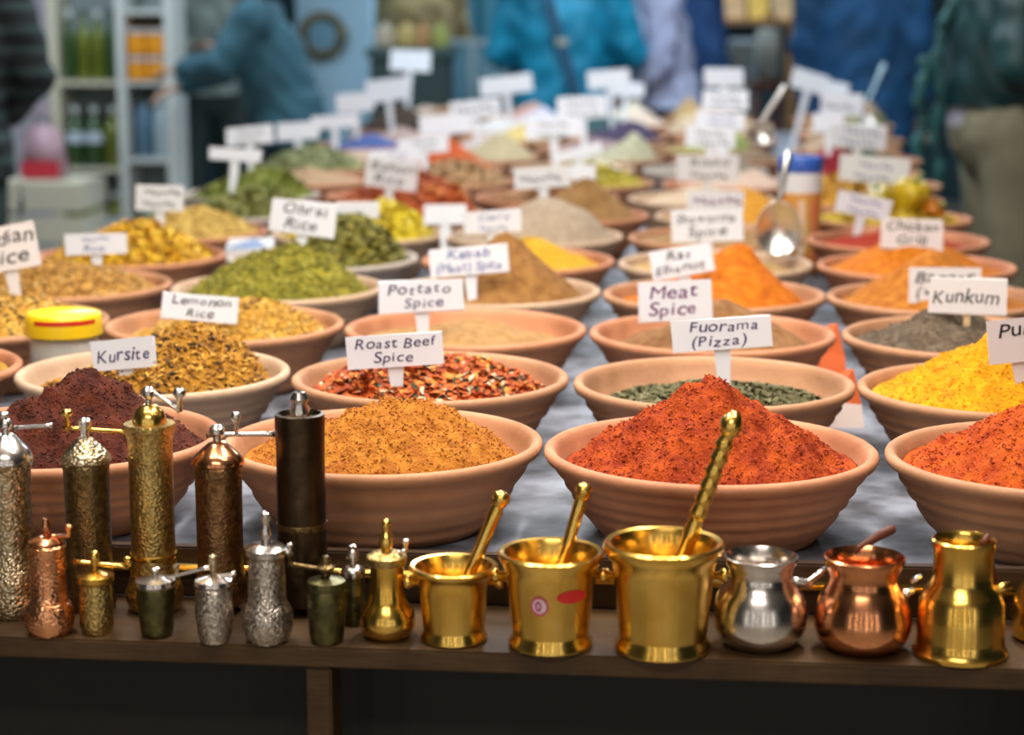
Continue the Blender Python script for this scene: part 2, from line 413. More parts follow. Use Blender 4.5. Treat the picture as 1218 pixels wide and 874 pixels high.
s(12, 3, 'brown ground nutmeg', (.42, .28, .16), (.30, .19, .10), .050, .010, (.08, 0), 'p', .164)
s(12, 4, 'walnut brown bark pieces', (.34, .22, .13), (.22, .14, .08), .064, .010, (-.03, 0), 'f', .164)
s(13, 0, 'black-brown tea leaves', (.07, .045, .03), (.04, .025, .018), .080, .010, (0, 0), 'f', .164)
s(13, 1, 'white ground coconut', (.66, .62, .60), (.55, .50, .48), .050, .010, (0, 0), 'p', .164)
s(13, 2, 'dark teal dried leaves', (.05, .11, .11), (.03, .07, .07), .060, .010, (0, 0), 'f', .164)
s(13, 3, 'beige oat flakes', (.58, .44, .30), (.44, .32, .20), .056, .010, (-.06, 0), 'f', .164)
s(13, 4, 'sandy pale powder', (.56, .44, .32), (.44, .33, .23), .040, .010, (0, 0), 'p', .164)
s(14, 0, 'chestnut brown powder', (.34, .20, .12), (.24, .13, .075), .064, .010, (.04, 0), 'p', .164)
s(14, 1, 'lilac-white powder', (.58, .54, .60), (.48, .44, .50), .060, .010, (.05, 0), 'p', .164)
s(14, 2, 'light peach powder', (.66, .52, .42), (.54, .40, .31), .054, .010, (.06, 0), 'p', .164)
s(14, 3, 'warm tan bark chips', (.50, .34, .20), (.36, .23, .13), .080, .010, (-.05, 0), 'f', .164)
s(14, 4, 'olive green pods', (.26, .24, .11), (.17, .16, .06), .070, .010, (.10, 0), 'f', .164)
s(15, 0, 'pale clay powder', (.50, .38, .30), (.40, .29, .22), .040, .010, (0, 0), 'p', .164)
s(15, 1, 'terracotta-pink powder', (.54, .32, .26), (.42, .23, .18), .060, .010, (.06, 0), 'p', .164)
s(15, 2, 'cream flour', (.68, .60, .48), (.58, .50, .38), .066, .010, (.10, 0), 'p', .164)
s(15, 3, 'golden brown sugar', (.48, .32, .14), (.36, .22, .09), .076, .010, (-.08, 0), 'p', .164)
s(15, 4, 'mossy green leaves', (.22, .24, .10), (.14, .16, .06), .070, .010, (.10, 0), 'f', .164)

HEAP = {}      # (r,c) -> height function
def heap_fn(d, cx, cy):
    R = d['R'] / .175
    z0 = BH - d['low']
    # inner wall radius at that height
    t = min(1, max(0, (.084 - z0) / .070)); Rin = (.1595 - (.1595 - .100) * (t ** 1.5)) * R - .0015
    seedx, seedy = rnd.random() * 40, rnd.random() * 40
    pkx, pky = d['pk']
    H = d['H'] + d['low']
    amp = {'p': .009, 'g': .017, 'f': .013, 'r': .012, 'l': .010}[d['tex']]
    tilt = rnd.uniform(-.004, .004)
    rounded = d['tex'] in 'frl' or d['desc'] in ('golden-brown curry powder', 'greyish beige ground pepper')
    def fn(x, y):
        x = np.asarray(x, float); y = np.asarray(y, float)
        rho = np.sqrt(x * x + y * y) / Rin
        # shifted cone: peak offset fades out to the rim
        w = np.clip(1 - rho, 0, 1)
        dx = x - pkx * np.clip(1.35 - rho, 0, 1); dy = y - pky * np.clip(1.35 - rho, 0, 1)
        q = np.clip(np.sqrt(dx * dx + dy * dy) / Rin, 0, 1)
        base = ((1 - q ** 1.35) if rounded else (1 - q) ** 1.18) - 0.05 * np.exp(-(q / 0.06) ** 2)
        z = z0 + H * base * np.clip((1 - rho) * 6, 0, 1) ** .5
        edge = np.clip((1 - rho) * 4, 0.12, 1)
        z = z + amp * edge * fbm(x * 1 + seedx, y + seedy, 22, 4) + tilt * x / Rin
        if d['tex'] in 'gfr':
            z = z + .009 * edge * fbm(x + seedy, y + seedx, 95, 3)
        return z
    return fn, Rin

def heap_mesh(fn, Rin, nr, ns):
    rr = (np.arange(1, nr + 1) / nr) ** 0.85 * Rin
    th = np.arange(ns) / ns * 2 * np.pi
    X = np.concatenate([[0], (rr[:, None] * np.cos(th)[None]).ravel()])
    Y = np.concatenate([[0], (rr[:, None] * np.sin(th)[None]).ravel()])
    Z = fn(X, Y)
    Fc = []
    for k in range(ns): Fc.append((0, 1 + k, 1 + (k + 1) % ns))
    for i in range(nr - 1):
        a = 1 + i * ns; b = a + ns
        for k in range(ns):
            k2 = (k + 1) % ns
            Fc.append((a + k, b + k, b + k2, a + k2))
    V = np.stack([X, Y, Z], 1)
    # short skirt so that the heap has a body down into the bowl
    s0 = 1 + (nr - 1) * ns
    sk = V[s0:].copy(); sk[:, 2] -= .010; sk[:, :2] *= .90
    n0 = len(V); V = np.concatenate([V, sk])
    for k in range(ns):
        k2 = (k + 1) % ns
        Fc.append((s0 + k, n0 + k, n0 + k2, s0 + k2))
    Fc.append(tuple(range(n0 + ns - 1, n0 - 1, -1)))
    return V, Fc

def chips(fn, Rin, n, shape, size, nm):
    """n little pieces lying on the heap: one mesh"""
    rr = np.sqrt(nrs.rand(n)) * Rin * .95; th = nrs.rand(n) * 2 * np.pi
    x = rr * np.cos(th); y = rr * np.sin(th); z = fn(x, y)
    if shape == 'grain':
        base = np.array([(1, 0, 0), (-1, 0, 0), (0, .42, 0), (0, -.42, 0), (0, 0, .38), (0, 0, -.38)], float)
        fac = [(0, 2, 4), (2, 1, 4), (1, 3, 4), (3, 0, 4), (2, 0, 5), (1, 2, 5), (3, 1, 5), (0, 3, 5)]
    else:
        base = np.array([(1, 0, .12), (.3, .62, 0), (-.8, .4, .15), (-.9, -.35, -.05), (.2, -.6, .12), (0, 0, .22)], float)
        fac = [(5, 0, 1), (5, 1, 2), (5, 2, 3), (5, 3, 4), (5, 4, 0)]
    a = nrs.rand(n) * 2 * np.pi; tl = (nrs.rand(n) - .5) * 1.5; t2 = (nrs.rand(n) - .5) * 1.5
    sz = size * (0.6 + 0.8 * nrs.rand(n))
    P = base[None] * sz[:, None, None]
    ca, sa = np.cos(tl)[:, None], np.sin(tl)[:, None]
    P = np.stack([P[..., 0] * ca - P[..., 2] * sa, P[..., 1], P[..., 0] * sa + P[..., 2] * ca], -1)
    ca, sa = np.cos(t2)[:, None], np.sin(t2)[:, None]
    P = np.stack([P[..., 0], P[..., 1] * ca - P[..., 2] * sa, P[..., 1] * sa + P[..., 2] * ca], -1)
    ca, sa = np.cos(a)[:, None], np.sin(a)[:, None]
    P = np.stack([P[..., 0] * ca - P[..., 1] * sa, P[..., 0] * sa + P[..., 1] * ca, P[..., 2]], -1)
    P += np.stack([x, y, z + size * .25], -1)[:, None]
    V = P.reshape(-1, 3); nb = len(base)
    Fc = (np.arange(n)[:, None, None] * nb + np.array(fac)[None]).reshape(-1, 3)
    mi = np.repeat(nrs.choice(len(nm), n, p=nm), len(fac))
    return V, Fc.tolist(), mi.tolist()

bm_cache = {}
def get_bowl(R, clay, seg, var):
    key = (R, clay, seg, var)
    if key not in bm_cache:
        m = {'p': TERRA_PALE, 'g': TERRA_GREY}.get(clay) or TERRA[var % 3]
        bm_cache[key] = bowl_mesh(R, seg, 3.2 + .5 * (var % 3), m, var)
    return bm_cache[key]

BOWLPOS = {}
for (r, c), d in sorted(S.items()):
    jx, jy = (rnd.uniform(-.003, .003), rnd.uniform(-.006, .006))
    far = max(0, r - 6)
    X = COLX[c] + jx + (0 if r < 6 else (.035, -.03, .04, -.035)[r % 4] * (0.4 if c == 4 else 1)) + (0.012 * far if c == 4 else 0); Y = ROWY[r] + jy * (1 if r < 6 else 1.5)
    BOWLPOS[(r, c)] = (X, Y)
    near = r <= 4
    o = bpy.data.objects.new('spice_bowl', get_bowl(d['R'], d['clay'], 72 if r < 6 else 40, rnd.randrange(3)))
    COL.objects.link(o); o.location = (X, Y, TZ); o.rotation_euler = (0, 0, 0)
    clay = {'p': 'pale clay', 'g': 'greyish clay'}.get(d['clay'], 'terracotta')
    tag(o, 'wide %s bowl holding the %s' % (clay, d['desc']), 'bowl', 'clay spice bowls on the stall')
    fn, Rin = heap_fn(d, X, Y)
    HEAP[(r, c)] = fn
    nr, ns = (60, 120) if r < 2 else (40, 84) if r < 5 else (22, 48)
    V, Fc = heap_mesh(fn, Rin, nr, ns)
    m = mat('spice_' + d['desc'].replace(' ', '_').replace('-', '_'), d['a'], 0.9, col2=d['b'], var_scale=70 if d['tex'] == 'p' else 45, detail=6,
            bump=0.9 if d['tex'] != 'p' else .6, bump_scale=320 if d['tex'] != 'p' else 450, spec=0.2)
    h = mesh_np('spice_heap', V, Fc, m, None, True, loc=(X, Y, TZ))
    tag(h, '%s heaped in a clay bowl' % d['desc'], 'spice', 'spice heaps in the bowls')
    if d['tex'] in 'frl' and r <= 9:
        cols = [d['a'], d['b']] + list(d['extra'] or ())
        ms = [mat('bits_%d_%d_%d' % (r, c, i), cc, 0.7, var=.25, var_scale=90, spec=0.3) for i, cc in enumerate(cols)]
        w = [0.45, 0.30] + [0.25 / max(1, len(cols) - 2)] * (len(cols) - 2); tot = sum(w); w = [q / tot for q in w]
        n = {0: 3000, 1: 3000, 2: 2600, 3: 2400, 4: 1800}.get(r, 800)
        size = {'f': .0065, 'r': .0055, 'l': .0042}[d['tex']] * (1 if r < 4 else 1.35)
        V, Fc, mi = chips(fn, Rin, n, 'grain' if d['tex'] == 'r' else 'flake', size, w)
        k = mesh_np('loose_pieces', V, Fc, ms, h, False, mi)
        k['kind'] = 'stuff'
    elif d['tex'] == 'g' and r <= 2:
        ms = [m, mat('crumb_%d_%d' % (r, c), tuple(q * .9 for q in d['b']), .9), mat('crumbl_%d_%d' % (r, c), tuple(min(1, q * 1.12) for q in d['a']), .9)]
        V, Fc, mi = chips(fn, Rin, 2600, 'grain', .0024, [.4, .3, .3])
        k = mesh_np('loose_crumbs', V, Fc, ms, h, False, mi)
        k['kind'] = 'stuff'

def surf_z(rc, X, Y):
    bx, by = BOWLPOS[rc]
    return TZ + float(HEAP[rc](X - bx, Y - by))

# ------------------------------------------------------------------ hand-lettered cards
glyphs = {}
def glyph(ch):
    if ch in glyphs: return glyphs[ch]
    if ch == '~':                        # an illegible pen squiggle for cards too blurred to read
        V, Fc = [], []
        for i in range(41):
            t = i / 40; x = 2.6 * t; y = .26 + .22 * math.sin(t * 38) * (1 - .5 * math.sin(t * 9) ** 2) + .10 * math.sin(t * 11)
            x += .07 * math.sin(t * 38 + 1.2)
            V += [(x - .02, y - .075), (x + .05, y + .075)]
            if i: Fc.append((2 * i - 2, 2 * i, 2 * i + 1, 2 * i - 1))
        glyphs[ch] = (V, Fc, 2.6)
        return glyphs[ch]
    cu = bpy.data.curves.new('glyph', 'FONT'); cu.body = ch; cu.size = 1; cu.shear = 0.0; cu.offset = 0.0 if ch in 'MWNAKVmw' else 0.006; cu.resolution_u = 3
    o = bpy.data.objects.new('glyph', cu); COL.objects.link(o)
    bpy.context.view_layer.update()
    me = bpy.data.meshes.new_from_object(o.evaluated_get(bpy.context.evaluated_depsgraph_get()))
    V = [(v.co.x, v.co.y) for v in me.vertices]; Fc = [tuple(p.vertices) for p in me.polygons]
    COL.objects.unlink(o); bpy.data.objects.remove(o); bpy.data.curves.remove(cu); bpy.data.meshes.remove(me)
    x0 = min(v[0] for v in V) if V else 0; x1 = max(v[0] for v in V) if V else .3
    glyphs[ch] = ([(v[0] - x0, v[1]) for v in V], Fc, x1 - x0)
    return glyphs[ch]

def lettering(lines, w, h, seed):
    """handwritten lines on a card of w x h, centred; xz plane just in front of y = 0"""
    r_ = random.Random(seed)
    V, Fc = [], []
    n = len(lines); lh = h * .88 / max(n, 1.25)
    for li, t in enumerate(lines):
        base = h * .44 - lh * (li + .80) if n > 1 else -lh * .30
        pos = []; x = 0
        for ch in t:
            if ch == ' ': x += .28; continue
            g = glyph(ch); pos.append((x, g)); x += g[2] + .11
        tw = max(x, .1)
        sz = min(lh * 1.02, w * .90 / tw)
        sx = min(1.25, w * .86 / (tw * sz))
        ox = -tw * sz * sx / 2 + r_.uniform(-.04, .04) * w
        for x, (gv, gf, gw) in pos:
            j = r_.uniform(-.06, .06); sc_ = r_.uniform(.9, 1.12); rot = r_.uniform(-.10, .10); s0 = len(V)
            for (a, b) in gv:
                a2 = a * math.cos(rot) - b * math.sin(rot) + b * .16; b2 = a * math.sin(rot) + b * math.cos(rot)
                V.append((ox + (x + a2 * sc_) * sz * sx, 0, base + (j + b2 * sc_) * sz))
            Fc += [tuple(q + s0 for q in f) for f in gf]
    return V, Fc

def card(lines, rc, px, py, w, h, roll=0, yaw=0, dY=0.0, ink=None, stem='card', desc=None, back=8, mcard=None):
    """card centred on pixel px,py at the depth of bowl rc + dY; w,h in pixels"""
    bx, by = BOWLPOS[rc]
    c = on_y(px, py, by + dY)
    k = scale_at(c); W, Hh = w / k, h / k
    d = S[rc]
    lab = ('white card hand-lettered %s on a stem in the %s' % (' '.join(lines), d['desc'])) if lines and not desc else \
          ('%s stuck in the %s' % (desc or 'blurred white name card', d['desc']))
    root = empty('name_card', c, lab, 'card', 'name cards in the spice bowls')
    root.rotation_euler = (math.radians(-back), math.radians(-roll), math.radians(yaw) + PSI * .6, )
    mc = mcard or CARD
    bm = bmesh.new(); box_bm(bm, (0, 0, 0), (W, .0016, Hh))
    for v in bm.verts: v.co.x += rnd.uniform(-.0015, .0015); v.co.z += rnd.uniform(-.0015, .0015) * (1 if v.co.x > 0 else -1)
    me = bpy.data.meshes.new('card'); bm.to_mesh(me); bm.free()
    link('card', me, mc, root, False)
    if lines:
        V, Fc = lettering(lines, W, Hh, hash((px, py)) % 1000 if False else int(px * 7 + py))
        V = [(x, -.0012, z) for x, y, z in V]
        mesh_np('lettering', V, Fc, ink or INK, root, False)
    # stem down to the heap
    bpy.context.view_layer.update()
    M = root.matrix_basis
    dirv = (M.to_3x3() @ Vector((0, 0, -1)))
    p = M @ Vector((0, .0016, -Hh / 2))
    L = 0.0
    while L < .35:
        q = p + dirv * L
        rr = math.hypot(q.x - bx, q.y - by)
        zz = surf_z(rc, q.x, q.y) if rr < d['R'] * .88 else TZ + .03
        if q.z < zz - .012: break
        L += .003
    wt, wb = (.011, .006) if stem == 'card' else (.0045, .0045)
    z0, z1 = -Hh / 2 + .012, -Hh / 2 - L
    V = []
    for (z, hw) in ((z0, wt), (z1, wb)):
        for sx, sy in ((-1, -1), (1, -1), (1, 1), (-1, 1)):
            V.append((sx * hw, .0018 + sy * (.0008 if stem == 'card' else .0015), z))
    Fc = [(0, 1, 5, 4), (1, 2, 6, 5), (2, 3, 7, 6), (3, 0, 4, 7), (3, 2, 1, 0), (4, 5, 6, 7)]
    V = [(x, y + (.0012 if True else 0), z) for x, y, z in V]
    mesh_np('stem', V, Fc, mc if stem == 'card' else STICK, root, False)
    return root

card(['Roast Beef', 'Spice'], (1, 2), 469, 417, 115, 38, 4, 0, -.075)
card(['Pottato', 'Spice'], (2, 2), 501, 352, 101, 38, 3, 0, -.07)
card(['Kabab', '(Meat) Spice'], (3, 2), 558, 310, 93, 34, 5, 0, -.11, ink=INK_BLUE)
card(['Curry', '~'], (4, 2), 586, 264, 68, 26, 4, 0, -.04, ink=INK_BLUE, desc='white card lettered Curry in blue')
card(['Ohrai', 'Rice'], (3, 1), 361, 259, 82, 40, -5, -12, .05, ink=INK_BLACK)
card([], (4, 1), 425, 250, 52, 18, 0, 0, .06)
card(['Lemonon', 'Rice'], (2, 1), 238, 366, 92, 32, -4, 0, -.10, ink=INK_BLACK, back=12)
card(['Kursite'], (1, 1), 147, 421, 76, 36, 6, 0, -.085, ink=INK)
card(['Indian', 'Rice'], (2, 0), 8, 295, 74, 52, 9, 10, .10, ink=INK_BLACK, mcard=CARD_PINK)
card(['~', 'Rice'], (3, 0), 114, 290, 74, 24, 2, 0, .06, ink=INK_BLUE, desc='low white card with small blue writing')
card(['~', '~'], (4, 0), 190, 235, 60, 30, 0, -8, .06, ink=INK_BLACK, desc='white card with faint black writing')
card(['Meat', 'Spice'], (2, 3), 803, 358, 88, 47, 2, 8, -.06, ink=INK_PURPLE, stem='wood')
card(['Fuorama', '(Pizza)'], (1, 3), 858, 397, 118, 39, 4, 0, -.02)
card(['Rat', 'Elhanut'], (3, 3), 811, 311, 74, 34, 11, -10, -.06, ink=INK_BLACK)
card(['Shawarma', 'Spice'], (4, 3), 841, 268, 84, 37, 2, 0, .0, ink=INK_BLACK)
card(['~'], (5, 3), 851, 239, 67, 24, 0, 0, .05, ink=INK_PURPLE, desc='white card with one purple line')
card(['Round', '~'], (6, 3), 842, 200, 74, 30, 0, 0, .05, ink=INK_BLACK, desc='white card lettered Round in black')
card(['Chicken', 'Grill'], (4, 4), 1085, 278, 73, 36, -2, 0, -.05, ink=INK_BLACK, mcard=CARD_PINK)
card(['Bazaar', '(~)'], (3, 4), 1124, 340, 84, 42, 0, 0, -.10, ink=INK_BLACK, mcard=CARD_PINK, desc='off-white card lettered with a large B, half hidden,')
card(['Kunkum'], (2, 4), 1151, 352, 90, 42, 0, -8, -.02, ink=INK_BLACK, stem='wood', mcard=CARD_PINK)
card(['Pulp', ''], (1, 4), 1212, 404, 78, 52, 4, 12, -.09, ink=INK_BLACK, mcard=CARD_PINK)
card(['~', '~'], (5, 4), 1027, 245, 66, 25, -12, 0, .03, ink=INK_BLUE, desc='slanting white card with dark blue writing')
card(['~', '~'], (6, 4), 1040, 202, 84, 31, -4, 0, .07, ink=INK_BLUE, desc='broad white card with blue writing')
card(['Bahari', 'Rice'], (6, 1), 466, 207, 62, 34, -8, 0, .0, ink=INK_BLACK)
card(['~', '~'], (8, 4), 1021, 162, 66, 28, -3, 0, .0, ink=INK_BLUE, desc='white card with smudged blue writing')
card(['~'], (5, 2), 645, 211, 66, 24, 5, 0, .10, ink=INK_BLACK, desc='white card with one blurred black line')
for rc, px, py, w, h, roll, dy, what in (
        ((7, 1), 470, 186, 62, 16, 3, .0, 'narrow white card with faint blue writing'), ((5, 1), 530, 255, 50, 24, 0, -.03, 'blank white card catching the lamp light'),
        ((8, 1), 503, 173, 60, 20, 6, .0, 'white card with one faint line'), ((9, 1), 530, 148, 62, 24, 5, .05, 'pale card leaning back'),
        ((10, 1), 565, 130, 60, 22, 6, .05, 'broad pale card with grey writing'), ((12, 1), 602, 101, 62, 22, 7, .06, 'white card tilted to one side'),
        ((7, 2), 686, 182, 60, 13, 14, .05, 'slanting narrow white card'), ((6, 2), 690, 205, 36, 18, 0, .10, 'small white card'),
        ((8, 2), 658, 152, 66, 26, 4, .05, 'white card with a faint pink line'), ((10, 2), 692, 128, 58, 28, 4, .0, 'white card with grey lettering'),
        ((12, 2), 724, 94, 50, 22, 5, .05, 'white card high on its stem'), ((13, 2), 745, 106, 42, 18, -6, .0, 'small slanting white card'),
        ((7, 3), 845, 163, 58, 26, -3, .05, 'white card with two faint lines'), ((8, 3), 857, 143, 58, 22, -3, .05, 'white card with blue writing'),
        ((9, 3), 863, 119, 54, 24, 0, .05, 'square white card with grey writing'), ((11, 3), 861, 92, 46, 22, 0, .0, 'white card with a dark blot'),
        ((9, 4), 985, 146, 36, 24, 0, .0, 'small bluish white card'), ((10, 4), 1001, 124, 50, 28, -4, .0, 'bluish white card with smudged writing'),
        ((12, 4), 963, 97, 44, 24, -16, .0, 'sharply slanting white card'), ((13, 4), 990, 106, 38, 20, -12, .02, 'little slanting white card'),
        ((6, 0), 280, 184, 62, 15, -3, .06, 'white card on a tall stem'), ((7, 0), 297, 161, 56, 22, 5, .05, 'white card lettered in pale grey'),
        ((9, 0), 354, 156, 50, 22, 4, .05, 'white card leaning aside'), ((10, 0), 398, 145, 56, 16, 4, .05, 'long white card'),
        ((11, 0), 422, 122, 44, 24, 6, .0, 'white card at the table side'), ((12, 0), 461, 107, 52, 28, 8, .0, 'large white card'),
        ((14, 0), 488, 72, 48, 26, -2, .05, 'white card raised above the others')):
    txt = (['~'] if int(px + py) % 2 else ['~', '~']) if 'lin' in what or 'writ' in what or 'letter' in what else []
    card(txt, rc, px, py, w, h, roll, 0, dy, ink=INK_BLUE if 'blue' in what else INK_BLACK, desc=what, back=22)

# ------------------------------------------------------------------ things lathed from their outlines
def stand(cx, base_y, hw=None):
    """foot point on the shelf below pixel cx, base_y, with a converter for outline points"""
    p = on_z(cx, base_y, SHZ)
    p.y = min(p.y, SHY1 - .046) if hw is None else min(p.y, SHY1 - .016 - hw / 1200)
    kk = (cx - 609) / F
    p.x = (kk * (p.y * FWD.y + (SHZ - CZ) * FWD.z) - p.y * SP) / (CP - kk * FWD.x)
    k = scale_at(p + Vector((0, 0, .05)))
    def cv(prof): return [(hw / k, z_at(p.x, p.y, y) - SHZ) for hw, y in prof]
    def pt(px, py): # a point on the upright plane through the axis
        q = on_y(px, py, p.y); return q - p
    return p, k, cv, pt

GRP = 'metal spice grinders on the front shelf'
def grinder(cx, base_y, body, cap, finial, label, mb, mc, mf, arm=None, arm_m=None, knob=None, bands=(), group=GRP):
    p, k, cv, pt = stand(cx, base_y, max(b[0] for b in body))
    root = empty('pepper_grinder', p, label, 'grinder', group)
    lathe('body', cv(body), mb, root, seg=36)
    for (hw, y0, y1) in bands:
        lathe('band', cv([(hw - 3, y0), (hw, y0), (hw + .8, (y0 + y1) / 2), (hw, y1), (hw - 3, y1)]), mc, root, seg=36)
    if cap: lathe('cap', cv(cap), mc, root, seg=36)
    if finial: lathe('finial', cv(finial), mf, root, seg=20)
    if arm:
        pts = [pt(*a) for a in arm]
        n = 7
        P = [pts[0].lerp(pts[-1], i / (n - 1)) if len(pts) == 2 else None for i in range(n)]
        if len(pts) > 2: P = pts
        th = 2.6 / k
        ar = tube('crank_arm', P, [th * 1.5] + [th] * (len(P) - 2) + [th * 1.4], arm_m or mf, root, 10)
        if knob:
            q = pt(knob[0], knob[1]); hh = knob[2] / k; rr = knob[3] / k
            V, Fc = lathe_data([(0, -.001), (rr * .45, 0), (rr * .5, hh * .55), (rr * .95, hh * .68), (rr, hh * .82), (rr * .7, hh * .97), (0, hh)], 16)
            V = [Vector(v) + q for v in V]
            mesh_np('crank_knob', V, Fc, knob[4] if len(knob) > 4 else (arm_m or mf), ar)
    return root

grinder(17, 730, [(30, 730), (33, 722), (34, 710), (31, 702), (33, 692), (31, 678), (26, 670), (25, 640), (26, 600), (27, 560), (29, 552), (27, 549)],
        [(27, 549), (31, 548), (31, 543), (25, 532), (15, 522), (9, 516)], [(5, 518), (5, 510), (8, 507), (8, 502), (5, 498), (0, 496)],
        'tall ornate silver-gilt grinder with chased body beside the small copper grinder', SILVER_ORN, SILVER, SILVER, [(17, 509), (62, 506)], SILVER, (5, 509, 20, 7), bands=((31, 700, 690),))
grinder(109, 722, [(28, 722), (30, 714), (27, 700), (26.5, 600), (27, 560), (28, 552), (26, 549)],
        [(27, 550), (30, 548), (30, 544), (24, 536), (14, 526), (8, 520)], [(5, 522), (5, 509), (8, 506), (8, 500), (5, 497), (0, 496)],
        'tall dark brass grinder with cone cap and gold crank across its top', BRASS_DK, SILVER_ORN, SILVER, [(154, 514), (76, 509)], BRASS, (80, 509, 23, 7))
grinder(185, 722, [(30, 722), (34, 712), (35, 702), (30, 690), (27, 676), (26, 640), (26, 560), (26.5, 522), (29, 512), (31, 506), (30, 503), (26, 503)],
        [(20, 504), (20, 497), (17, 489), (10, 482), (5, 480)], [(4, 482), (4, 474), (8, 470), (8, 464), (4, 460), (0, 459)],
        'tallest brass grinder with flared rim, dome top and engraved panel', BRASS_ENG, BRASS, SILVER, [(181, 466), (214, 489)], SILVER, (214, 489, 28, 8), bands=((28, 690, 680), (28, 662, 656)))
grinder(264, 716, [(28, 716), (31, 706), (32, 694), (29, 684), (27.5, 672), (27.5, 600), (28, 562), (29, 554), (27, 551)],
        [(28, 552), (31, 550), (31, 546), (24, 538), (14, 529), (8, 524)], [(5, 526), (5, 518), (9, 515), (9, 509), (5, 505), (0, 504)],
        'brown copper grinder with copper cone cap and silver crank', COPPER_DK, COPPER_S, SILVER, [(246, 517), (328, 516)], SILVER, (281, 516, 27, 6))
grinder(361, 716, [(29, 716), (30, 700), (29.5, 640), (29, 600), (28.5, 540), (29.5, 498), (29, 492), (25, 491), (22, 497), (0, 498)],
        None, [(12, 498), (12, 488), (9, 480), (11, 474), (7, 466), (0, 464)],
        'plain black bronze grinder with thin gold ring and silver top', BRONZE_BK, BRASS_DK, SILVER, bands=((30, 627, 620),))
grinder(60, 752, [(24, 752), (28, 746), (30, 735), (29, 723), (25, 716), (22, 713), (21, 690), (22, 655), (23, 649), (20, 646)],
        [(21, 647), (21, 643), (14, 639), (7, 637)], [(3, 639), (4, 632), (6, 628), (5, 622), (3, 617), (0, 616)],
        'small copper grinder with round bulging foot', COPPER, COPPER_S, COPPER_S, [(60, 638), (82, 637)], COPPER_S, (82, 638, 15, 5))
grinder(116, 752, [(17, 752), (20, 742), (20, 720), (19, 700), (18, 693)],
        [(19, 693), (22, 690), (22, 684), (12, 681), (6, 678)], [(3, 680), (4, 672), (6, 665), (6, 660), (3, 655), (0, 654)],
        'tiny engraved brass barrel grinder with double crank', BRASS_ENG, BRASS, BRASS, [(88, 668), (152, 674)], BRASS, (152, 675, 14, 5))
grinder(187, 755, [(18, 755), (20, 745), (22, 715), (23, 700), (22, 696)],
        [(23, 697), (25, 694), (24, 689), (12, 686), (6, 684)], [(4, 687), (4, 680), (6, 676), (0, 672)],
        'small olive-dark cup grinder with long silver crank', OLIVE_MET, SILVER, SILVER, [(187, 690), (252, 674)], SILVER, (210, 686, 16, 5, SILVER_ORN))
grinder(256, 762, [(17, 762), (20, 752), (23, 728), (22, 704), (19, 697)],
        [(20, 697), (23, 694), (22, 689), (12, 686), (6, 684)], [(3, 687), (4, 676), (6, 668), (5, 661), (0, 658)],
        'small chased silver barrel grinder beside the olive cup grinder', SILVER_ENG, SILVER, SILVER_ORN, [(256, 686), (280, 682)], SILVER, None)
grinder(319, 762, [(22, 762), (27, 755), (31, 742), (30, 727), (26, 719), (23, 714), (22, 690), (22, 668), (21, 662)],
        [(22, 662), (25, 659), (25, 652), (20, 648), (9, 645)], [(5, 647), (6, 640), (8, 634), (5, 627), (4, 622), (6, 617), (5, 610), (0, 606)],
        'silver grinder with round chased foot and tall finial', SILVER_ENG, SILVER, SILVER, [(319, 651), (345, 657)], SILVER, (345, 657, 12, 4))
grinder(389, 763, [(19, 763), (21, 752), (23, 720), (24, 703), (22, 699)],
        [(23, 700), (24, 696), (23, 690), (12, 687), (6, 685)], [(5, 687), (6, 680), (11, 677), (11, 674), (6, 671), (7, 666), (4, 661), (0, 660)],
        'small olive bronze cup grinder with thin brass crank', OLIVE_MET, OLIVE_MET, BRASS_DK, [(389, 678), (342, 670)], BRASS_DK, (344, 671, 15, 5))
grinder(421, 742, [(12, 742), (14, 732), (13, 700), (13, 684)],
        [(14, 685), (15, 680), (13, 675), (7, 672)], [(4, 674), (4, 668), (8, 662), (7, 657), (4, 652), (5, 649), (0, 646)],
        'slim dark silver grinder tucked behind the brass one', OLIVE_MET, SILVER, SILVER)
grinder(461, 757, [(23, 757), (30, 751), (34, 739), (32, 727), (26, 718), (22, 711), (20, 695), (20, 676), (21, 671)],
        [(22, 671), (24, 667), (24, 661), (18, 657), (9, 655)], [(6, 657), (8, 650), (10, 644), (7, 637), (4, 632), (6, 626), (5, 620), (0, 616)],
        'brass grinder with round foot and tall beaded finial', BRASS, BRASS_ENG, BRASS, [(461, 660), (483, 655)], SILVER, (483, 656, 16, 5))

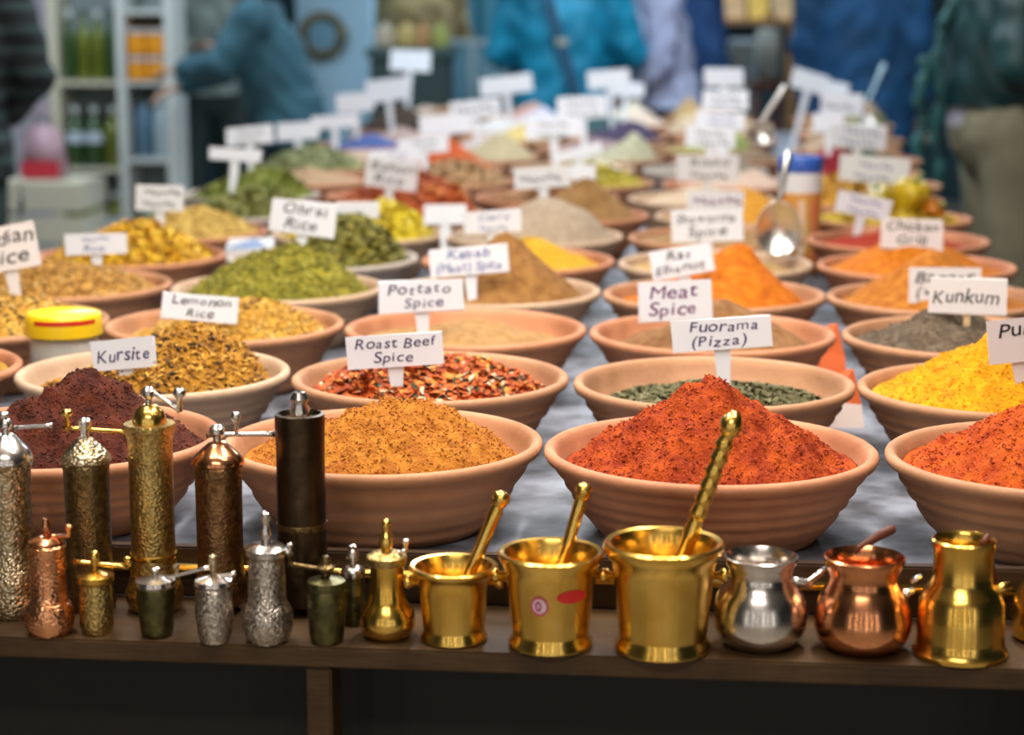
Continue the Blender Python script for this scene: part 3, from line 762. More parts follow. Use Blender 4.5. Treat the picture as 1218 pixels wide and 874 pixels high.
# mortars with their pestles
def mortar(cx, base_y, outer, inner, label, knob_y, pestle, plabel, pprof):
    p, k, cv, pt = stand(cx, base_y)
    root = empty('mortar', p, label, 'mortar', 'brass mortars on the front shelf')
    prof = cv(outer + inner)
    V, Fc = lathe_data([(0, 0)] + prof, 56)
    body = mesh_np('body', V, Fc, BRASS, root); sharp(body)
    kr = cv([(o, y) for o, y in outer])
    z = z_at(p.x, p.y, knob_y) - SHZ
    rr = np.interp(z, [q[1] for q in kr], [q[0] for q in kr])
    for sgn in (-1, 1):
        ph = PSI
        c = Vector((sgn * rr * math.cos(ph), sgn * rr * math.sin(ph), z))
        u = Vector((sgn * math.cos(ph), sgn * math.sin(ph), 0))
        tube('side_handle', [c - u * .003, c + u * .005, c + u * .007, c + u * .010, c + u * .0125, c + u * .014], [.0035, .0035, .0055, .0068, .0055, .001], BRASS, root, 14)
    # pestle: foot inside on the floor of the mortar
    floor_r, floor_z = prof[-2]
    (hx, hy) = pestle
    tip = pt(hx, hy) + Vector((0, .012, 0))
    ux = 1 if tip.x > 0 else -1
    foot = Vector((-ux * floor_r * .30, 0, prof[-1][1] + .008))
    d = (tip - foot); L = d.length
    P, R = [], []
    for t, r in pprof: P.append(foot + d * t); R.append(r / k)
    ob = tube('pestle', P, R, BRASS, None, 18)
    ob.location = p
    tag(ob, plabel, 'pestle', 'brass pestles in the mortars')
    return root, p, k
plain = [(0, 3), (.006, 8), (.03, 11), (.09, 12), (.16, 10), (.24, 7.5), (.55, 7.8), (.78, 8.4), (.86, 8.8), (.88, 7), (.90, 8.6), (.945, 11), (.98, 9.5), (.995, 5), (1, .5)]
m1 = mortar(540, 760, [(36, 760), (40, 758), (40, 754), (37, 749), (37, 744), (41, 700), (43, 688), (47, 681), (52, 677), (53, 673), (51, 671)], [(46, 672), (41, 682), (38, 700), (33, 738), (20, 748), (0, 750)],
       'smallest brass mortar, next to the brass grinder', 692, (598, 588), 'plain brass pestle leaning in the smallest mortar', plain)
m2 = mortar(655, 767, [(46, 767), (50, 765), (50, 759), (46, 754), (46, 748), (52, 700), (54, 680), (57, 671), (62, 662), (63.5, 657), (61, 654.5)], [(56, 656), (50, 668), (47, 690), (41, 742), (24, 752), (0, 754)],
       'middle brass mortar with a red stamp and round sticker', 684, (696, 578), 'plain brass pestle standing in the middle mortar',
       [(t, r * (1.0 if t < .5 else .92)) for t, r in plain])
bead = [(0, 3), (.006, 8), (.03, 12), (.09, 13), (.16, 11), (.24, 9), (.36, 9), (.42, 9.5), (.46, 10.5), (.50, 9)]
t = .50
for i in range(6):
    bead += [(t + .02, 9.2), (t + .035, 11.2), (t + .055, 9.2)]; t += .062
bead += [(.885, 8), (.90, 11), (.925, 14), (.955, 13.5), (.985, 8), (.997, 4), (1, .5)]
m3 = mortar(788, 772, [(52, 772), (57, 770), (57, 763), (53, 758), (53, 752), (58, 700), (60, 675), (62, 667), (68, 659), (72, 651), (72, 646), (69, 643)], [(63, 645), (58, 656), (55, 690), (48, 744), (28, 756), (0, 758)],
       'largest brass mortar with thick flat rim, beside the silver pot', 684, (876, 492), 'turned brass pestle with beaded shaft in the largest mortar', bead)

def patch(root, p, k, px, py, hw, hh, m, name, lift, prof_r, ring=0.0):
    """little printed sticker wrapped on the mortar wall round pixel px,py"""
    q = on_y(px, py, p.y) - p
    z0 = q.z; V, Fc = [], []
    a0 = None
    n = 24
    R0 = prof_r(z0)
    off = (px - F * 0 - 0)
    k2 = k
    # angle on the wall whose camera offset matches
    cxp = (Vector((q.x, q.y, 0))).dot(RIGHT)
    th = math.asin(max(-1, min(1, cxp / R0)))
    fwd = Vector((-SP, CP, 0))
    def on(u, v):
        z = z0 + v; R = prof_r(z) + lift; a = th + u / R
        return RIGHT * (R * math.sin(a)) - fwd * (R * math.cos(a)) + Vector((0, 0, z))
    if ring <= 0:
        V.append(on(0, 0))
        for rr_ in (.5, 1):
            for i in range(n):
                a = 2 * math.pi * i / n
                V.append(on(hw * rr_ * math.cos(a), hh * rr_ * math.sin(a)))
        for i in range(n):
            j = (i + 1) % n
            Fc.append((0, 1 + i, 1 + j)); Fc.append((1 + i, 1 + n + i, 1 + n + j, 1 + j))
    else:
        for rr_ in (ring, 1):
            for i in range(n):
                a = 2 * math.pi * i / n
                V.append(on(hw * rr_ * math.cos(a), hh * rr_ * math.sin(a)))
        for i in range(n):
            j = (i + 1) % n
            Fc.append((i, n + i, n + j, j))
    return mesh_np(name, V, Fc, m, root)
root2, p2, k2 = m2
_o = [(46, 767), (50, 765), (50, 759), (46, 754), (46, 748), (52, 700), (54, 680), (57, 671)]
_z = [z_at(p2.x, p2.y, y) - SHZ for _, y in _o]; _r = [h / k2 for h, _ in _o]
prf = lambda z: float(np.interp(z, _z, _r))
RED = mat('stamp_red', (.62, .02, .015), 0.5)
PINK = mat('sticker_pink', (.78, .55, .58), 0.5)
pf = (Vector((0, 0, 0)))
patch(root2, p2, k2, 641, 706, 11 / k2, 12 / k2, PINK, 'round_sticker', .0006, prf)
patch(root2, p2, k2, 641, 706, 11 / k2, 12 / k2, mat('sticker_magenta', (.55, .06, .12), .5), 'sticker_ring', .0010, prf, .78)
patch(root2, p2, k2, 640, 706, 4 / k2, 6.5 / k2, mat('sticker_mark', (.50, .08, .22), .5), 'sticker_mark', .0012, prf, .45)
patch(root2, p2, k2, 680, 697, 20 / k2, 8 / k2, RED, 'red_stamp', .0006, prf)

# coffee pots
def pot(cx, base_y, outer, inner, label, m, handle, hm, name='coffee_pot', lugs=()):
    p, k, cv, pt = stand(cx, base_y)
    root = empty(name, p, label, 'pot', 'metal pots on the front shelf')
    V, Fc = lathe_data([(0, 0)] + cv(outer + inner), 56)
    b = mesh_np('body', V, Fc, m, root); sharp(b)
    if handle:
        P = [pt(*h[:2]) + Vector((0, h[2], 0)) for h in handle]
        tube('handle', P, [h[3] / k for h in handle], hm, root, 14)
    for (x, y, dy, r, mm) in lugs:
        c = pt(x, y) + Vector((0, dy, 0))
        tube('lug', [c + Vector((-r / k * 1.6, -.001, -.003)), c, c + Vector((r / k * 1.6, .002, .003))], [r / k * .7, r / k, r / k * .6], mm, root, 12)
    return root
pot(903, 767, [(28, 767), (40, 764), (50, 755), (56, 742), (57, 728), (53, 710), (45, 697), (39, 688), (38, 681), (40, 672), (44, 664), (44, 661), (42, 660)], [(39, 666), (35, 678), (36, 690), (50, 715), (50, 740), (30, 758), (0, 761)],
    'round silver coffee pot with narrow neck beside the largest mortar', SILVER, [(936, 690, .004, 4), (950, 694, .006, 5.5), (962, 697, .008, 6), (974, 690, .016, 4.5), (984, 684, .022, 4)], SILVER)
pot(1025, 771, [(30, 771), (42, 768), (53, 758), (58, 744), (58, 730), (53, 712), (46, 699), (42, 691), (41, 685), (44, 675), (48, 666), (48, 662), (46, 660.5)], [(43, 666), (38, 680), (40, 694), (52, 716), (51, 742), (30, 762), (0, 765)],
    'round copper coffee pot with dark red wooden handle', COPPER_S, [(1018, 670, .034, 4), (1030, 662, .038, 4.5), (1050, 651, .042, 6), (1066, 645, .046, 6), (1070, 644, .047, 3)], WOOD_RED,
    lugs=((1078, 706, .0, 6, SILVER), (1090, 690, .004, 4, SILVER)))
pot(1141, 777, [(48, 777), (56, 776), (57, 771), (53, 766), (52, 755), (52, 735), (50, 714), (45, 702), (37, 692), (35, 684), (35, 665), (36, 654), (38, 646), (38, 642), (36, 640)], [(33, 644), (31, 660), (31, 688), (46, 716), (47, 760), (0, 768)],
    'tall brass jug with straight neck and flared foot', BRASS, [(1168, 652, .006, 4), (1176, 642, .008, 5), (1177, 652, .010, 5), (1180, 676, .010, 4.5), (1186, 696, .006, 4)], WOOD_RED, 'brass_jug',
    lugs=((1190, 697, -.006, 7, BRASS),))
pot(1240, 760, [(26, 760), (36, 755), (38, 740), (36, 715), (30, 700), (24, 690), (22, 680), (24, 668), (26, 664)], [(22, 668), (20, 684), (30, 712), (30, 745), (0, 754)],
    'brass pot at the end of the shelf beyond the tall brass jug', BRASS, None, None)

# ------------------------------------------------------------------ other things among the bowls
# yellow-lidded jar between the left bowls
JX, JY = (COLX[0] + COLX[1]) / 2, ROWY[1] + .185
JX, JY = -0.888, 2.690
sj = scale_at((JX, JY, .98))
ztop = z_at(JX, JY, 371) ; zl = z_at(JX, JY, 398)
RJ = 44 / sj
jar = empty('spice_jar', (JX, JY, TZ), 'round plastic jar with bright yellow lid and red stripe among the rice bowls', 'jar')
JARG = mat('jar_plastic', (.62, .58, .52), 0.25, var=.15, var_scale=20)
lathe('body', [(RJ * .86, 0), (RJ * .92, .004), (RJ * .93, zl - TZ - .012), (RJ * .88, zl - TZ - .002), (RJ * .88, zl - TZ + .004)], JARG, jar)
YEL = mat('plastic_yellow', (.85, .56, .01), 0.3)
lathe('lid', [(RJ * .99, zl - TZ), (RJ * 1.03, zl - TZ + .002), (RJ * 1.03, ztop - TZ - .010), (RJ * 1.0, ztop - TZ - .002), (RJ * .95, ztop - TZ), (RJ * .90, ztop - TZ - .0015)], YEL, jar)
V, Fc = [], []
for i in range(31):
    a = math.radians(-120 + i * 100 / 30)
    for zz in (ztop - TZ - .012, ztop - TZ - .006):
        V.append((RJ * 1.036 * math.cos(a), RJ * 1.036 * math.sin(a), zz))
for i in range(30): Fc.append((2 * i, 2 * i + 2, 2 * i + 3, 2 * i + 1))
mesh_np('red_stripe', V, Fc, RED, jar)

# orange-white packet between the bowls
PK = mat('packet_orange', (.78, .15, .04), 0.4); PKW = mat('packet_white', (.78, .62, .56), 0.4)
pp = Vector(((COLX[3] + COLX[4]) / 2, ROWY[1] + .19, TZ))
V = [(-.022, -.014, 0), (.024, -.012, 0), (.02, .016, 0), (-.02, .014, 0), (-.020, -.006, .034), (.020, -.005, .030), (.008, .0, .078), (-.006, .005, .074)]
Fc = [(0, 1, 5, 4), (1, 2, 5), (2, 3, 4, 5), (3, 0, 4), (4, 5, 6, 7), (5, 4, 7, 6), (3, 2, 1, 0)]
o = mesh_np('plastic_packet', V, Fc, [PKW, PK], None, False, [0, 0, 0, 0, 1, 1, 0], loc=pp)
tag(o, 'crumpled orange and white plastic packet wedged between the bowls', 'packet')
pp = Vector(((COLX[3] + COLX[4]) / 2, ROWY[2] + .19, TZ))
o = mesh_np('plastic_packet', V, Fc, [PK, PK], None, False, [0, 0, 0, 0, 1, 1, 0], loc=pp)
tag(o, 'plain orange plastic packet standing between the curry bowls', 'packet')
# pale plastic wrap with blue print on the left
p = Vector(((COLX[0] + COLX[1]) / 2, ROWY[4] + .19, TZ))
V = [(-.04, -.018, 0), (.04, -.02, 0), (.04, .02, 0), (-.04, .018, 0), (-.046, -.01, .085), (.05, -.012, .08), (.045, .012, .104), (-.042, .014, .100), (.01, .004, .103)]
Fc = [(0, 1, 5, 4), (1, 2, 6, 5), (2, 3, 7, 6), (3, 0, 4, 7), (4, 5, 8), (5, 6, 8), (6, 7, 8), (7, 4, 8), (3, 2, 1, 0)]
o = mesh_np('plastic_bag', V, Fc, [mat('bag_white', (.72, .74, .78), .3), mat('bag_blue', (.25, .36, .62), .3)], None, False, [0, 0, 0, 0, 1, 0, 0, 0, 0], loc=p)
tag(o, 'small white plastic bag with blue print between green and yellow bowls', 'bag')

# serving spoons stuck upright in the heaps
def spoon(rc, px_bowl, py_top, py_bot, w, hx, hy, label, dY=0.0, handle_m=None):
    bx, by = BOWLPOS[rc]
    Y = by + dY
    c = on_y(px_bowl, (py_top + py_bot) / 2, Y); k = scale_at(c)
    tip = on_y(hx, hy, Y + .02)
    root = empty('serving_spoon', c, label, 'spoon', 'metal serving spoons')
    a, b = (py_bot - py_top) / 2 / k, w / 2 / k
    V, Fc = [], []
    n, mrg = 28, 8
    for lay in range(2):
        for i in range(mrg + 1):
            rr = i / mrg
            for j in range(n):
                th = 2 * math.pi * j / n
                x = b * rr * math.cos(th) * (1 - .12 * math.sin(th)); z = a * rr * math.sin(th)
                y = .022 * (1 - rr * rr) + (.0015 if lay else 0)
                V.append((x, y, z))
    per = (mrg + 1) * n
    for lay in range(2):
        for i in range(mrg):
            for j in range(n):
                j2 = (j + 1) % n; q = (lay * per + i * n + j, lay * per + i * n + j2, lay * per + (i + 1) * n + j2, lay * per + (i + 1) * n + j)
                Fc.append(q if not lay else q[::-1])
    for j in range(n):
        j2 = (j + 1) % n; Fc.append((mrg * n + j, mrg * n + j2, per + mrg * n + j2, per + mrg * n + j))
    mesh_np('scoop', V, Fc, STEEL, root)
    t0 = Vector((0, .002, a * .93)); t1 = tip - c
    mid = t0.lerp(t1, .5)
    tube('handle', [t0, t0.lerp(t1, .08), mid, t1.lerp(t0, .05), t1], [.006, .0055, .0065, .0085, .006], handle_m or STEEL, root, 10)
    return root
spoon((4, 3), 926, 238, 306, 56, 938, 180, 'large steel ladle standing scoop-down in the pale tan powder', .04)
spoon((9, 3), 905, 145, 172, 34, 934, 102, 'steel ladle with bluish handle in the grey-brown cumin', .0)
spoon((13, 4), 1032, 120, 150, 24, 1052, 76, 'far steel spoon with light blue handle beside the blue coat', .0, mat('handle_blue', (.45, .66, .75), .35))

# orange, white and blue tin
TX, TY = (COLX[3] + COLX[4]) / 2 + .005, ROWY[5] + .19
c = on_y(951, 243, TY)
st = scale_at((c.x, TY, 1.0)); zt = z_at(c.x, TY, 186); rt = 26 / st
tin = empty('spice_tin', (c.x, TY, TZ), 'orange tin with white and blue top band behind the large ladle', 'tin')
h = zt - TZ
lathe('body', [(rt * .97, 0), (rt, .003), (rt, h * .78)], mat('tin_orange', (.72, .26, .04), .35, col2=(.70, .42, .12), var_scale=14), tin, caps=True)
lathe('white_band', [(rt * 1.002, h * .70), (rt * 1.006, h * .71), (rt * 1.006, h * .88), (rt * 1.002, h * .88)], mat('tin_white', (.80, .82, .86), .35), tin)
lathe('lid', [(rt * 1.01, h * .87), (rt * 1.03, h * .88), (rt * 1.03, h * .985), (rt * .98, h), (rt * .9, h)], mat('tin_blue', (.04, .12, .50), .3), tin)
for i, (dx, dz) in enumerate(((-.006, 0), (.006, .0))):
    V, Fc = [], []
    for j in range(9):
        a = math.radians(-95 + i * 38 + j * 2.2)
        for zz in (.02, h * .64): V.append((rt * 1.004 * math.cos(a), rt * 1.004 * math.sin(a), zz))
    for j in range(8): Fc.append((2 * j, 2 * j + 2, 2 * j + 3, 2 * j + 1))
    mesh_np('printed_panel', V, Fc, mat('tin_panel_%d' % i, ((.80, .60, .42), (.75, .20, .10))[i], .35), tin)

# yellow peppers on the pickled pieces
def pepper(rc, px, py, w, h, ax, col, label):
    bx, by = BOWLPOS[rc]
    c = on_y(px, py, by - .02); k = scale_at(c); c.z = max(c.z, surf_z(rc, c.x, c.y) + w / 2 / k * .8)
    R, L = w / 2 / k, h / k
    root = empty('pepper', c, label, 'pepper', 'peppers on the pickle bowl')
    V, Fc = lathe_data([(0, -L * .5), (R * .45, -L * .49), (R * .75, -L * .38), (R * .92, -L * .1), (R, L * .2), (R * .9, L * .38), (R * .55, L * .47), (R * .2, L * .44), (0, L * .42)], 32)
    V = [Vector((x * (1 + .13 * math.cos(4 * math.atan2(y, x))), y * (1 + .13 * math.cos(4 * math.atan2(y, x))), z)) for x, y, z in V]
    M = Matrix.Rotation(ax, 4, 'Y') @ Matrix.Rotation(.5, 4, 'X')
    V = [M @ v for v in V]
    mesh_np('flesh', V, Fc, mat('pepper_' + label.split()[0], col, .3, var=.3, var_scale=30, coat=.4), root)
    tube('stalk', [M @ Vector((0, 0, L * .42)), M @ Vector((.002, 0, L * .6)), M @ Vector((.008, 0, L * .74))], [.005, .0035, .004], mat('stalk_green', (.16, .22, .04), .5), root, 8)
pepper((6, 4), 1082, 236, 40, 52, .25, (.66, .46, .02), 'yellow pepper with green stalk lying on the pickled pieces')
pepper((6, 4), 1048, 244, 28, 32, -.5, (.46, .36, .03), 'olive pepper leaning on the yellow one')
pepper((6, 4), 1108, 256, 26, 26, .9, (.66, .22, .02), 'small orange pepper beside the yellow one')

# ------------------------------------------------------------------ background furniture
def bg(px, py, Y): return on_y(px, py, Y)
WHITE_P = mat('paint_white', (.62, .64, .62), .5)
CREAM_P = mat('paint_cream', (.60, .56, .44), .5)
BLUE_P = mat('paint_paleblue', (.42, .66, .84), .6, var=.12, var_scale=2)
OIL = mat('bottle_oil', (.16, .19, .015), .12, coat=.5, var=.35, var_scale=12)
OIL_DK = mat('bottle_green', (.03, .075, .018), .12, coat=.5)
CAPW = mat('bottle_cap', (.62, .66, .66), .4); CAPD = mat('bottle_cap_dark', (.03, .05, .04), .4)
LBL = mat('bottle_label', (.55, .62, .72), .5)
ORG = mat('box_orange', (.78, .30, .01), .5); BXW = mat('box_grey', (.42, .46, .50), .5)

SY = 9.0
def shelf_unit():
    a = bg(66, 250, SY - .1); b = bg(212, 250, SY - .1)
    x0, x1 = a.x, b.x
    xm = bg(144, 100, SY - .1).x
    root = empty('shelf_unit', ((x0 + x1) / 2, SY, 0), 'white and cream shelf unit with green oil bottles and orange boxes', 'shelf')
    ox, oy = (x0 + x1) / 2, SY
    D = .20
    for x, m_, w in ((x0 + .015, CREAM_P, .045), (xm, WHITE_P, .04), (x1 - .02, WHITE_P, .045)):
        box('upright', (x - ox, .0, 1.05), (w, D, 2.1), m_, root, .004)
    box('back_panel', (0, D / 2, 1.05), (x1 - x0, .012, 2.1), mat('shelf_back', (.20, .24, .24), .7), root)
    zsL = [z_at(x0, SY, y) for y in (98, 200, 300)] + [2.02]
    zsR = [z_at(x1, SY, y) for y in (98, 190, 290)] + [z_at(x1, SY, 14)]
    for z in zsL: box('shelf_plank', ((x0 + xm) / 2 - ox, 0, z), (xm - x0 - .04, D - .02, .022), CREAM_P if z < 2 else WHITE_P, root, .003)
    for z in zsR: box('shelf_plank', ((x1 + xm) / 2 - ox, 0, z), (x1 - xm - .04, D - .02, .022), WHITE_P, root, .003)
    return root, x0, xm, x1, zsL, zsR
unit, ux0, uxm, ux1, zsL, zsR = shelf_unit()

def bottle(x, y, z, r, h, m, capm, label, group, lab=None):
    root = empty('oil_bottle', (x, y, z), label, 'bottle', group)
    lathe('glass', [(r * .9, 0), (r, .006), (r, h * .62), (r * .85, h * .70), (r * .38, h * .78), (r * .34, h * .93)], m, root, seg=20)
    lathe('cap', [(r * .42, h * .90), (r * .42, h), (r * .36, h)], capm, root, seg=16)
    if lab: lathe('paper_label', [(r * 1.01, h * .40), (r * 1.015, h * .41), (r * 1.015, h * .58), (r * 1.01, h * .58)], lab, root, seg=20)
    return root
n = 4; w = (uxm - ux0 - .06) / n
for i in range(n):
    bottle(ux0 + .04 + w * (i + .5), SY - .03, zsL[0] + .012, w * .46, .31, OIL if i in (1, 2) else OIL_DK, CAPW if i % 2 == 0 else CAPD,
           'tall olive oil bottle on the upper cream shelf' if i in (1, 2) else 'tall dark green bottle on the upper cream shelf', 'bottles on the upper shelf')
for i in range(3):
    w3 = (uxm - ux0 - .06) / 3
    bottle(ux0 + .04 + w3 * (i + .5), SY - .03, zsL[1] + .012, w3 * .47, .27, OIL_DK if i < 2 else OIL, CAPW,
           ('wide dark green bottle with pale blue label on the middle cream shelf', 'wide dark green bottle with pale blue label on the middle cream shelf', 'wide golden oil bottle on the middle cream shelf')[i], 'bottles on the middle shelf', LBL if i < 2 else None)
for i in range(3):
    bottle(ux0 + .04 + w3 * (i + .5), SY - .03, zsL[2] + .012, w3 * .47, .27, OIL, CAPW, 'wide oil bottle on the lowest cream shelf', 'bottles on the lowest shelf', LBL)
wR = ux1 - uxm - .07
for j in range(2):
    for i in range(2):
        o = empty('orange_box', (uxm + .03 + wR * (.25 + .5 * i), SY - .02, zsR[0] + .012 + j * .115), 'orange carton with grey band, %s of two stacked cartons' % ('lower' if j == 0 else 'upper'), 'box', 'orange cartons on the white shelf')
        box('carton', (0, 0, .056), (wR * .46, .15, .110), ORG, o, .003)
        box('grey_band', (0, -.0765, .096 if j == 0 else .1), (wR * .45, .002, .02), BXW, o)
GLASSY = mat('jar_glass_blue', (.42, .52, .58), .12, coat=.5)
for i in range(2):
    o = empty('storage_jar', (uxm + .03 + wR * (.26 + .48 * i), SY - .01, zsR[1] + .012), 'large bluish glass jar on the white shelf, %s' % ('with dark blue contents' if i == 0 else 'with pale contents'), 'jar', 'glass jars on the white shelf')
    rj = wR * .23
    lathe('glass', [(rj * .9, 0), (rj, .01), (rj, .20), (rj * .7, .235), (rj * .7, .25)], mat('jar_blue_dark', (.10, .19, .27), .15, coat=.5) if i == 0 else GLASSY, o, seg=24)
    lathe('lid', [(rj * .76, .245), (rj * .76, .285), (rj * .7, .29)], CAPW if i else CAPD, o, seg=24)
o = empty('storage_tub', (uxm + .03 + wR * .5, SY - .01, zsR[2] + .012), 'pale green plastic tub on the lowest white shelf', 'tub')
lathe('tub', [(wR * .30, 0), (wR * .38, .18), (wR * .40, .19)], mat('tub_green', (.50, .60, .44), .4), o); lathe('lid', [(wR * .41, .185), (wR * .42, .21), (wR * .38, .215)], WHITE_P, o)

# white cloth banner and a pink-red bag left of the shelf unit
def cloth_sheet(name, c, w, h, m, label, cat, folds=5, amp=.03):
    V, Fc = [], []
    nx, nz = 40, 8
    for lay in range(2):
        for j in range(nz + 1):
            for i in range(nx + 1):
                u = i / nx
                V.append(((u - .5) * w, amp * math.sin(u * folds * 2 * math.pi) * (1 - .4 * j / nz) + lay * .004, -h * (1 - j / nz)))
    per = (nx + 1) * (nz + 1)
    for lay in range(2):
        for j in range(nz):
            for i in range(nx):
                q = (lay * per + j * (nx + 1) + i, lay * per + j * (nx + 1) + i + 1, lay * per + (j + 1) * (nx + 1) + i + 1, lay * per + (j + 1) * (nx + 1) + i)
                Fc.append(q if not lay else q[::-1])
    o = mesh_np(name, V, Fc, m, None, True, loc=c)
    return tag(o, label, cat)
a = bg(38, 100, 9.6); b = bg(66, 100, 9.6)
cloth_sheet('hanging_cloth', ((a.x + b.x) / 2 - .06, 9.6, 2.05), .36, 2.0, mat('cloth_lilac', (.55, .52, .58), .9), 'lilac-white cloth hanging beside the cream shelf upright', 'cloth', 4)
p = bg(54, 215, 8.2)
bag = empty('carrier_bag', (p.x, 8.2, 0), 'pink and red carrier bag on a crate beside the shelf unit', 'bag')
zb = z_at(p.x, 8.2, 212)
bm = bmesh.new(); vs_ = box_bm(bm, (0, 0, zb + .11), (.20, .12, .22))
for v in bm.verts:
    if v.co.z > zb + .1: v.co.x *= .6; v.co.y *= .5
bmesh.ops.bevel(bm, geom=bm.edges[:], offset=.02, segments=3, affect='EDGES')
me = bpy.data.meshes.new('bag_body'); bm.to_mesh(me); bm.free(); link('bag_body', me, mat('bag_pink', (.40, .24, .28), .5), bag)
box('red_print', (0, -.058, zb + .04), (.16, .012, .07), mat('bag_red', (.55, .03, .05), .5), bag, .004)
for sx in (-1, 1):
    tube('handle', [(sx * .035, 0, zb + .21), (sx * .03, 0, zb + .27), (0, 0, zb + .30 + sx * .004)], .006, mat('bag_pink', (.6, .4, .45)), bag, 8)
cr = empty('wooden_crate', (p.x, 8.2, 0), 'cream wooden crate under the pink carrier bag', 'crate')
for j in range(5):
    hh = zb / 5
    box('slat', (0, -.17, hh * (j + .5)), (.42, .016, hh * .82), CREAM_P, cr, .003)
    for sx in (-1, 1): box('slat', (sx * .20, 0, hh * (j + .5)), (.016, .32, hh * .82), CREAM_P, cr, .003)
box('crate_top', (0, 0, zb - .009), (.41, .32, .016), CREAM_P, cr, .002)

# pale blue pillar with a wreath
a = bg(352, 50, 10.2); b = bg(441, 50, 10.2)
pil = struct(box('trim_1', ((a.x + b.x) / 2, 10.4, 1.7), (b.x - a.x, .4, 3.39), BLUE_P, None, .01))
w_ = bg(384, 42, 10.16); k = scale_at(w_)
wr = empty('wreath', (w_.x, 10.16, w_.z), 'round dark gold wreath hanging on the pale blue pillar', 'wreath')
V, Fc = [], []
R1, r1 = 23 / k, 5.5 / k
for i in range(48):
    a_ = 2 * math.pi * i / 48
    for j in range(12):
        b_ = 2 * math.pi * j / 12; rr = r1 * (1 + .25 * math.sin(i * 2.9 + j))
        V.append(((R1 + rr * math.cos(b_)) * math.cos(a_), rr * math.sin(b_), (R1 + rr * math.cos(b_)) * math.sin(a_)))
for i in range(48):
    for j in range(12): Fc.append((i * 12 + j, ((i + 1) % 48) * 12 + j, ((i + 1) % 48) * 12 + (j + 1) % 12, i * 12 + (j + 1) % 12))
mesh_np('ring', V, Fc, mat('wreath_gold', (.26, .20, .07), .6, col2=(.05, .05, .03), var_scale=20), wr)
lathe('disc', [(R1 * .8, -.004), (R1 * .8, .004)], mat('wreath_blue', (.16, .34, .46), .6), wr).rotation_euler = (math.pi / 2, 0, 0)

# grey-blue glass display counter behind the table's far end
def display(px0, px1, ytop, Y, label, tint):
    a = bg(px0, ytop, Y); b = bg(px1, ytop, Y); zt = a.z
    root = empty('display_case', ((a.x + b.x) / 2, Y, 0), label, 'display case')
    w = b.x - a.x
    FR = mat('frame_steel', (.40, .52, .60), .35, .6)
    box('plinth', (0, .2, .35), (w, .44, .70), mat('case_base_' + tint, dict(blue=(.08, .22, .30), grey=(.12, .14, .15))[tint], .5), root, .005)
    for x in (-w / 2 + .012, w / 2 - .012, 0):
        box('post', (x, -.02, (.7 + zt) / 2), (.024, .024, zt - .7), FR, root)
    box('top_rail', (0, -.02, zt), (w, .03, .024), FR, root)
    for sx in (-1, 1):
        box('pane', (sx * w / 4, -.02, (.7 + zt) / 2), (w / 2 - .03, .006, zt - .72), mat('case_glass_' + tint, dict(blue=(.35, .60, .70), grey=(.40, .48, .50))[tint], .08, trans=.75), root)
    box('back_board', (0, .40, (.7 + zt) / 2), (w, .02, zt - .7), mat('case_back_' + tint, dict(blue=(.06, .20, .27), grey=(.10, .12, .12))[tint], .6), root)
display(520, 604, 49, 9.7, 'blue-tinted glass display case behind the far end of the table', 'blue')
display(826, 904, 48, 10.4, 'grey glass display case behind the lilac shirt', 'grey')
p0 = bg(560, 20, 9.95)
cloth_sheet('hanging_curtain', (p0.x, 12.0, 3.4), .52, 3.38, mat('cloth_teal', (.05, .20, .28), .8), 'teal curtain hanging behind the blue display case', 'curtain', 4)

# grey patterned bag hanging beside the grey case
p = bg(914, 62, 10.0); k = scale_at(p)
o = empty('shopping_bag', (p.x, 10.0, 0), 'grey patterned shopping bag standing on a stool beside the grey case', 'bag')
zb = z_at(p.x, 10.0, 98)
bm = bmesh.new(); box_bm(bm, (0, 0, zb + .13), (.115, .09, .26)); bmesh.ops.bevel(bm, geom=bm.edges[:], offset=.012, segments=2, affect='EDGES')
me = bpy.data.meshes.new('bag_body'); bm.to_mesh(me); bm.free()
link('bag_body', me, mat('bag_pattern', (.34, .34, .29), .8, col2=(.16, .17, .16), var_scale=22), o)
tube('handle', [(-.03, 0, zb + .25), (-.02, 0, zb + .33), (.02, 0, zb + .33), (.03, 0, zb + .25)], .006, WOOD_RED, o, 8)
st_ = empty('stool', (p.x, 10.0, 0), 'dark red wooden stool under the patterned shopping bag', 'stool')
lathe('seat', [(.09, zb - .03), (.10, zb - .02), (.10, zb - .002), (.09, zb)], WOOD_RED, st_)
for i in range(4):
    a_ = math.pi / 4 + i * math.pi / 2
    tube('leg', [(.07 * math.cos(a_), .07 * math.sin(a_), zb - .02), (.09 * math.cos(a_), .09 * math.sin(a_), 0.0)], .012, WOOD_RED, st_, 8)

